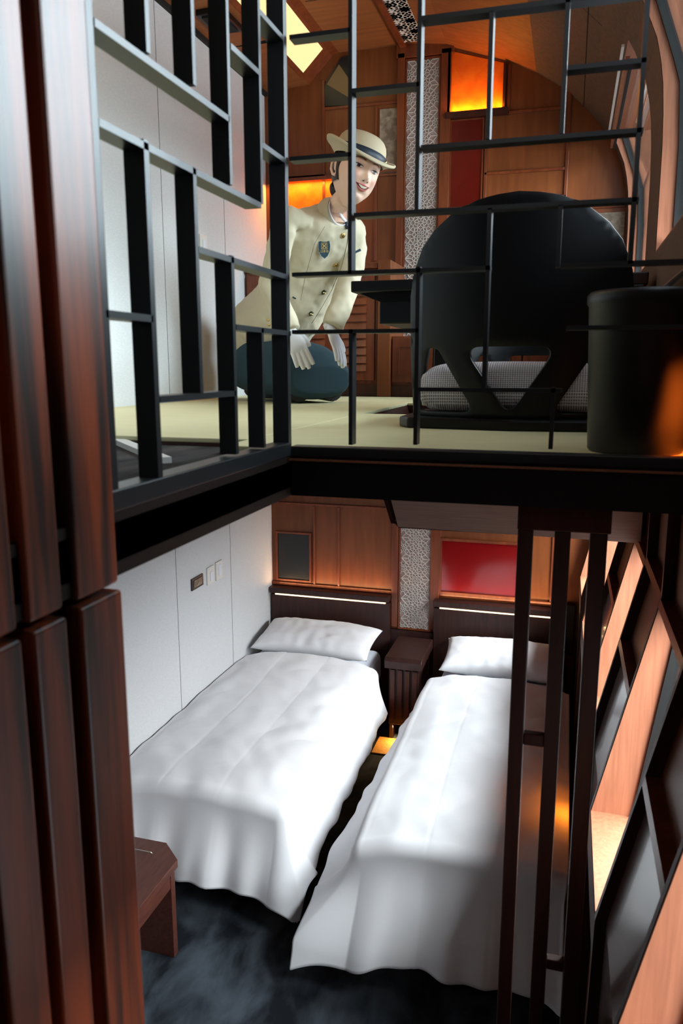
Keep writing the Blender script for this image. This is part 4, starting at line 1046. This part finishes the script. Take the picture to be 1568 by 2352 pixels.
# shield badge: plate, gold square motif and characters, built in its own small frame
p, nn = hit(743, 571)
if p:
    nn = (nn + unit((.24, -.97, 0)) * .6).normalized()
    zu = (Vector((0, 0, 1)) - nn * nn.z).normalized(); zu = Matrix.Rotation(math.radians(6), 3, nn) @ zu; xr = zu.cross(nn) 
    if xr.x < 0: xr = -xr
    Bp = lambda x, z, o: p + xr * x + zu * z + nn * (o + .009)
    sh = [(-.024, .030), (-.012, .035), (0, .037), (.012, .035), (.024, .030), (.027, .010), (.024, -.012), (.014, -.030), (0, -.040), (-.014, -.030), (-.024, -.012), (-.027, .010)]
    def plate3(pts, o0, o1, name, mat, parent):
        m = MB(); k = len(pts); m.add([Bp(x, z, o0) for x, z in pts] + [Bp(x, z, o1) for x, z in pts], [tuple(range(k))[::-1], tuple(range(k, 2*k))] + [(i, (i+1) % k, k + (i+1) % k, k + i) for i in range(k)])
        return m.build(name, M[mat], parent)
    bd = plate3([(x * 1.06, z * 1.05) for x, z in sh], -.004, .001, 'badge', 'steel', per)
    plate3(sh, .001, .002, 'badge_face', 'navy', bd)
    m = MB(); W_ = .0011
    def bar(x0, z0, x1, z1, w=W_):
        a, b = Vector((x0, z0)), Vector((x1, z1)); t = (b - a).normalized(); q = Vector((-t.y, t.x)) * w / 2
        c = [a - q, b - q, b + q, a + q]; m.add([Bp(v.x, v.y, .002) for v in c] + [Bp(v.x, v.y, .0026) for v in c], [(3, 2, 1, 0), (4, 5, 6, 7), (0, 1, 5, 4), (1, 2, 6, 5), (2, 3, 7, 6), (3, 0, 4, 7)])
    for s in (.0135, .0105):
        for q in ((-s, -s, s, -s), (s, -s, s, s), (s, s, -s, s), (-s, s, -s, -s)): bar(q[0], q[1] + .012, q[2], q[3] + .012)
    for s in (-1, 1):
        bar(-.008, .012 - s * .008, .008, .012 + s * .008, .003); bar(s * .004, .004, s * .004, .020, .0016)
    bar(-.006, .012, .006, .012, .0016)
    m.build('badge_emblem', M['gold'], bd)
    tc = bpy.data.curves.new('badge_lettering', 'FONT'); tc.body = '四季島'; tc.size = .0125; tc.align_x = 'CENTER'; tc.align_y = 'CENTER'; tc.extrude = .0003
    tmp = bpy.data.objects.new('lettering_curve', tc); COL.objects.link(tmp); bpy.context.view_layer.update()
    tme = bpy.data.meshes.new_from_object(tmp.evaluated_get(bpy.context.evaluated_depsgraph_get())); bpy.data.objects.remove(tmp)
    to = bpy.data.objects.new('badge_lettering', tme); COL.objects.link(to); tme.materials.clear(); tme.materials.append(M['gold'])
    mw = Matrix((xr, zu, xr.cross(zu))).transposed().to_4x4(); mw.translation = Bp(0, -.011, .0028)
    to.parent = bd; to.matrix_local = Matrix.Translation(-Vector(bd['_o'])) @ mw
# name tag and pocket mark
for nm, pts, mt, rr2 in (('name_tag', [(805, 586), (827, 574)], 'navy', .0055), ('pocket', [(672, 682), (679, 686)], 'navy', .003)):
    q = [hit(*p) for p in pts]
    if all(a for a, b in q): MB().tube([a + b * .001 for a, b in q], rr2, 8, flat=1).build(nm, M[mt], per)
# stand collar, shirt collar and tie
cdir = (HP(0, -.02, -.09) - neckb).normalized(); cax = l_.cross(cdir).normalized()
if cax.dot(d_) < 0: cax = -cax
def cring(o, rw_, rd, dip):
    out = []
    for k in range(40):
        t = 2*math.pi*k/40
        out.append(neckb + cdir * (o - dip * max(0, math.sin(t)) ** 1.5) + l_ * rw_ * math.cos(t) + cax * (rd * math.sin(t) + .004))
    return out
MB().loft([cring(-.02, .096, .092, .025), cring(.012, .073, .074, .030), cring(.048, .064, .064, .038), cring(.049, .060, .060, .038), cring(.012, .064, .062, .03)], cap=False).build('stand_collar', M['jacket'], per, smooth=True)
MB().loft([cring(-.005, .060, .060, .020), cring(.057, .058, .058, .034), cring(.058, .055, .055, .034), cring(-.01, .040, .040, .03)], cap=False).build('shirt_collar', M['shirt'], per, smooth=True)
bev = bo.evaluated_get(dg)
def hit2(px, py, off):
    best = None; dv = ray(px, py).normalized()
    for ob, ev in ((jo, jev), (bo, bev)):
        o = ob.matrix_world.inverted() @ Vector((0, 0, 0)); ok, loc, nrm, _ = ev.ray_cast(o, dv)
        if ok:
            q = ob.matrix_world @ loc
            if best is None or q.length < best.length: best = q
    return best - dv * off
MB().tube([hit2(*p, .006) for p in ((779, 488), (784, 497), (791, 506), (797, 512))], [.003, .006, .007, .005], 8, flat=.6).build('shirt_collar', M['shirt'], per, smooth=True)
MB().tube([hit2(*p, .006) for p in ((797, 513), (806, 505), (813, 494))], [.005, .007, .005], 8, flat=.6).build('shirt_collar', M['shirt'], per, smooth=True)
MB().tube([hit2(*p, .008) for p in ((795, 509), (797, 517), (797, 526))], [.006, .010, .007], 10, flat=.6).build('tie', M['ribbon'], per, smooth=True)
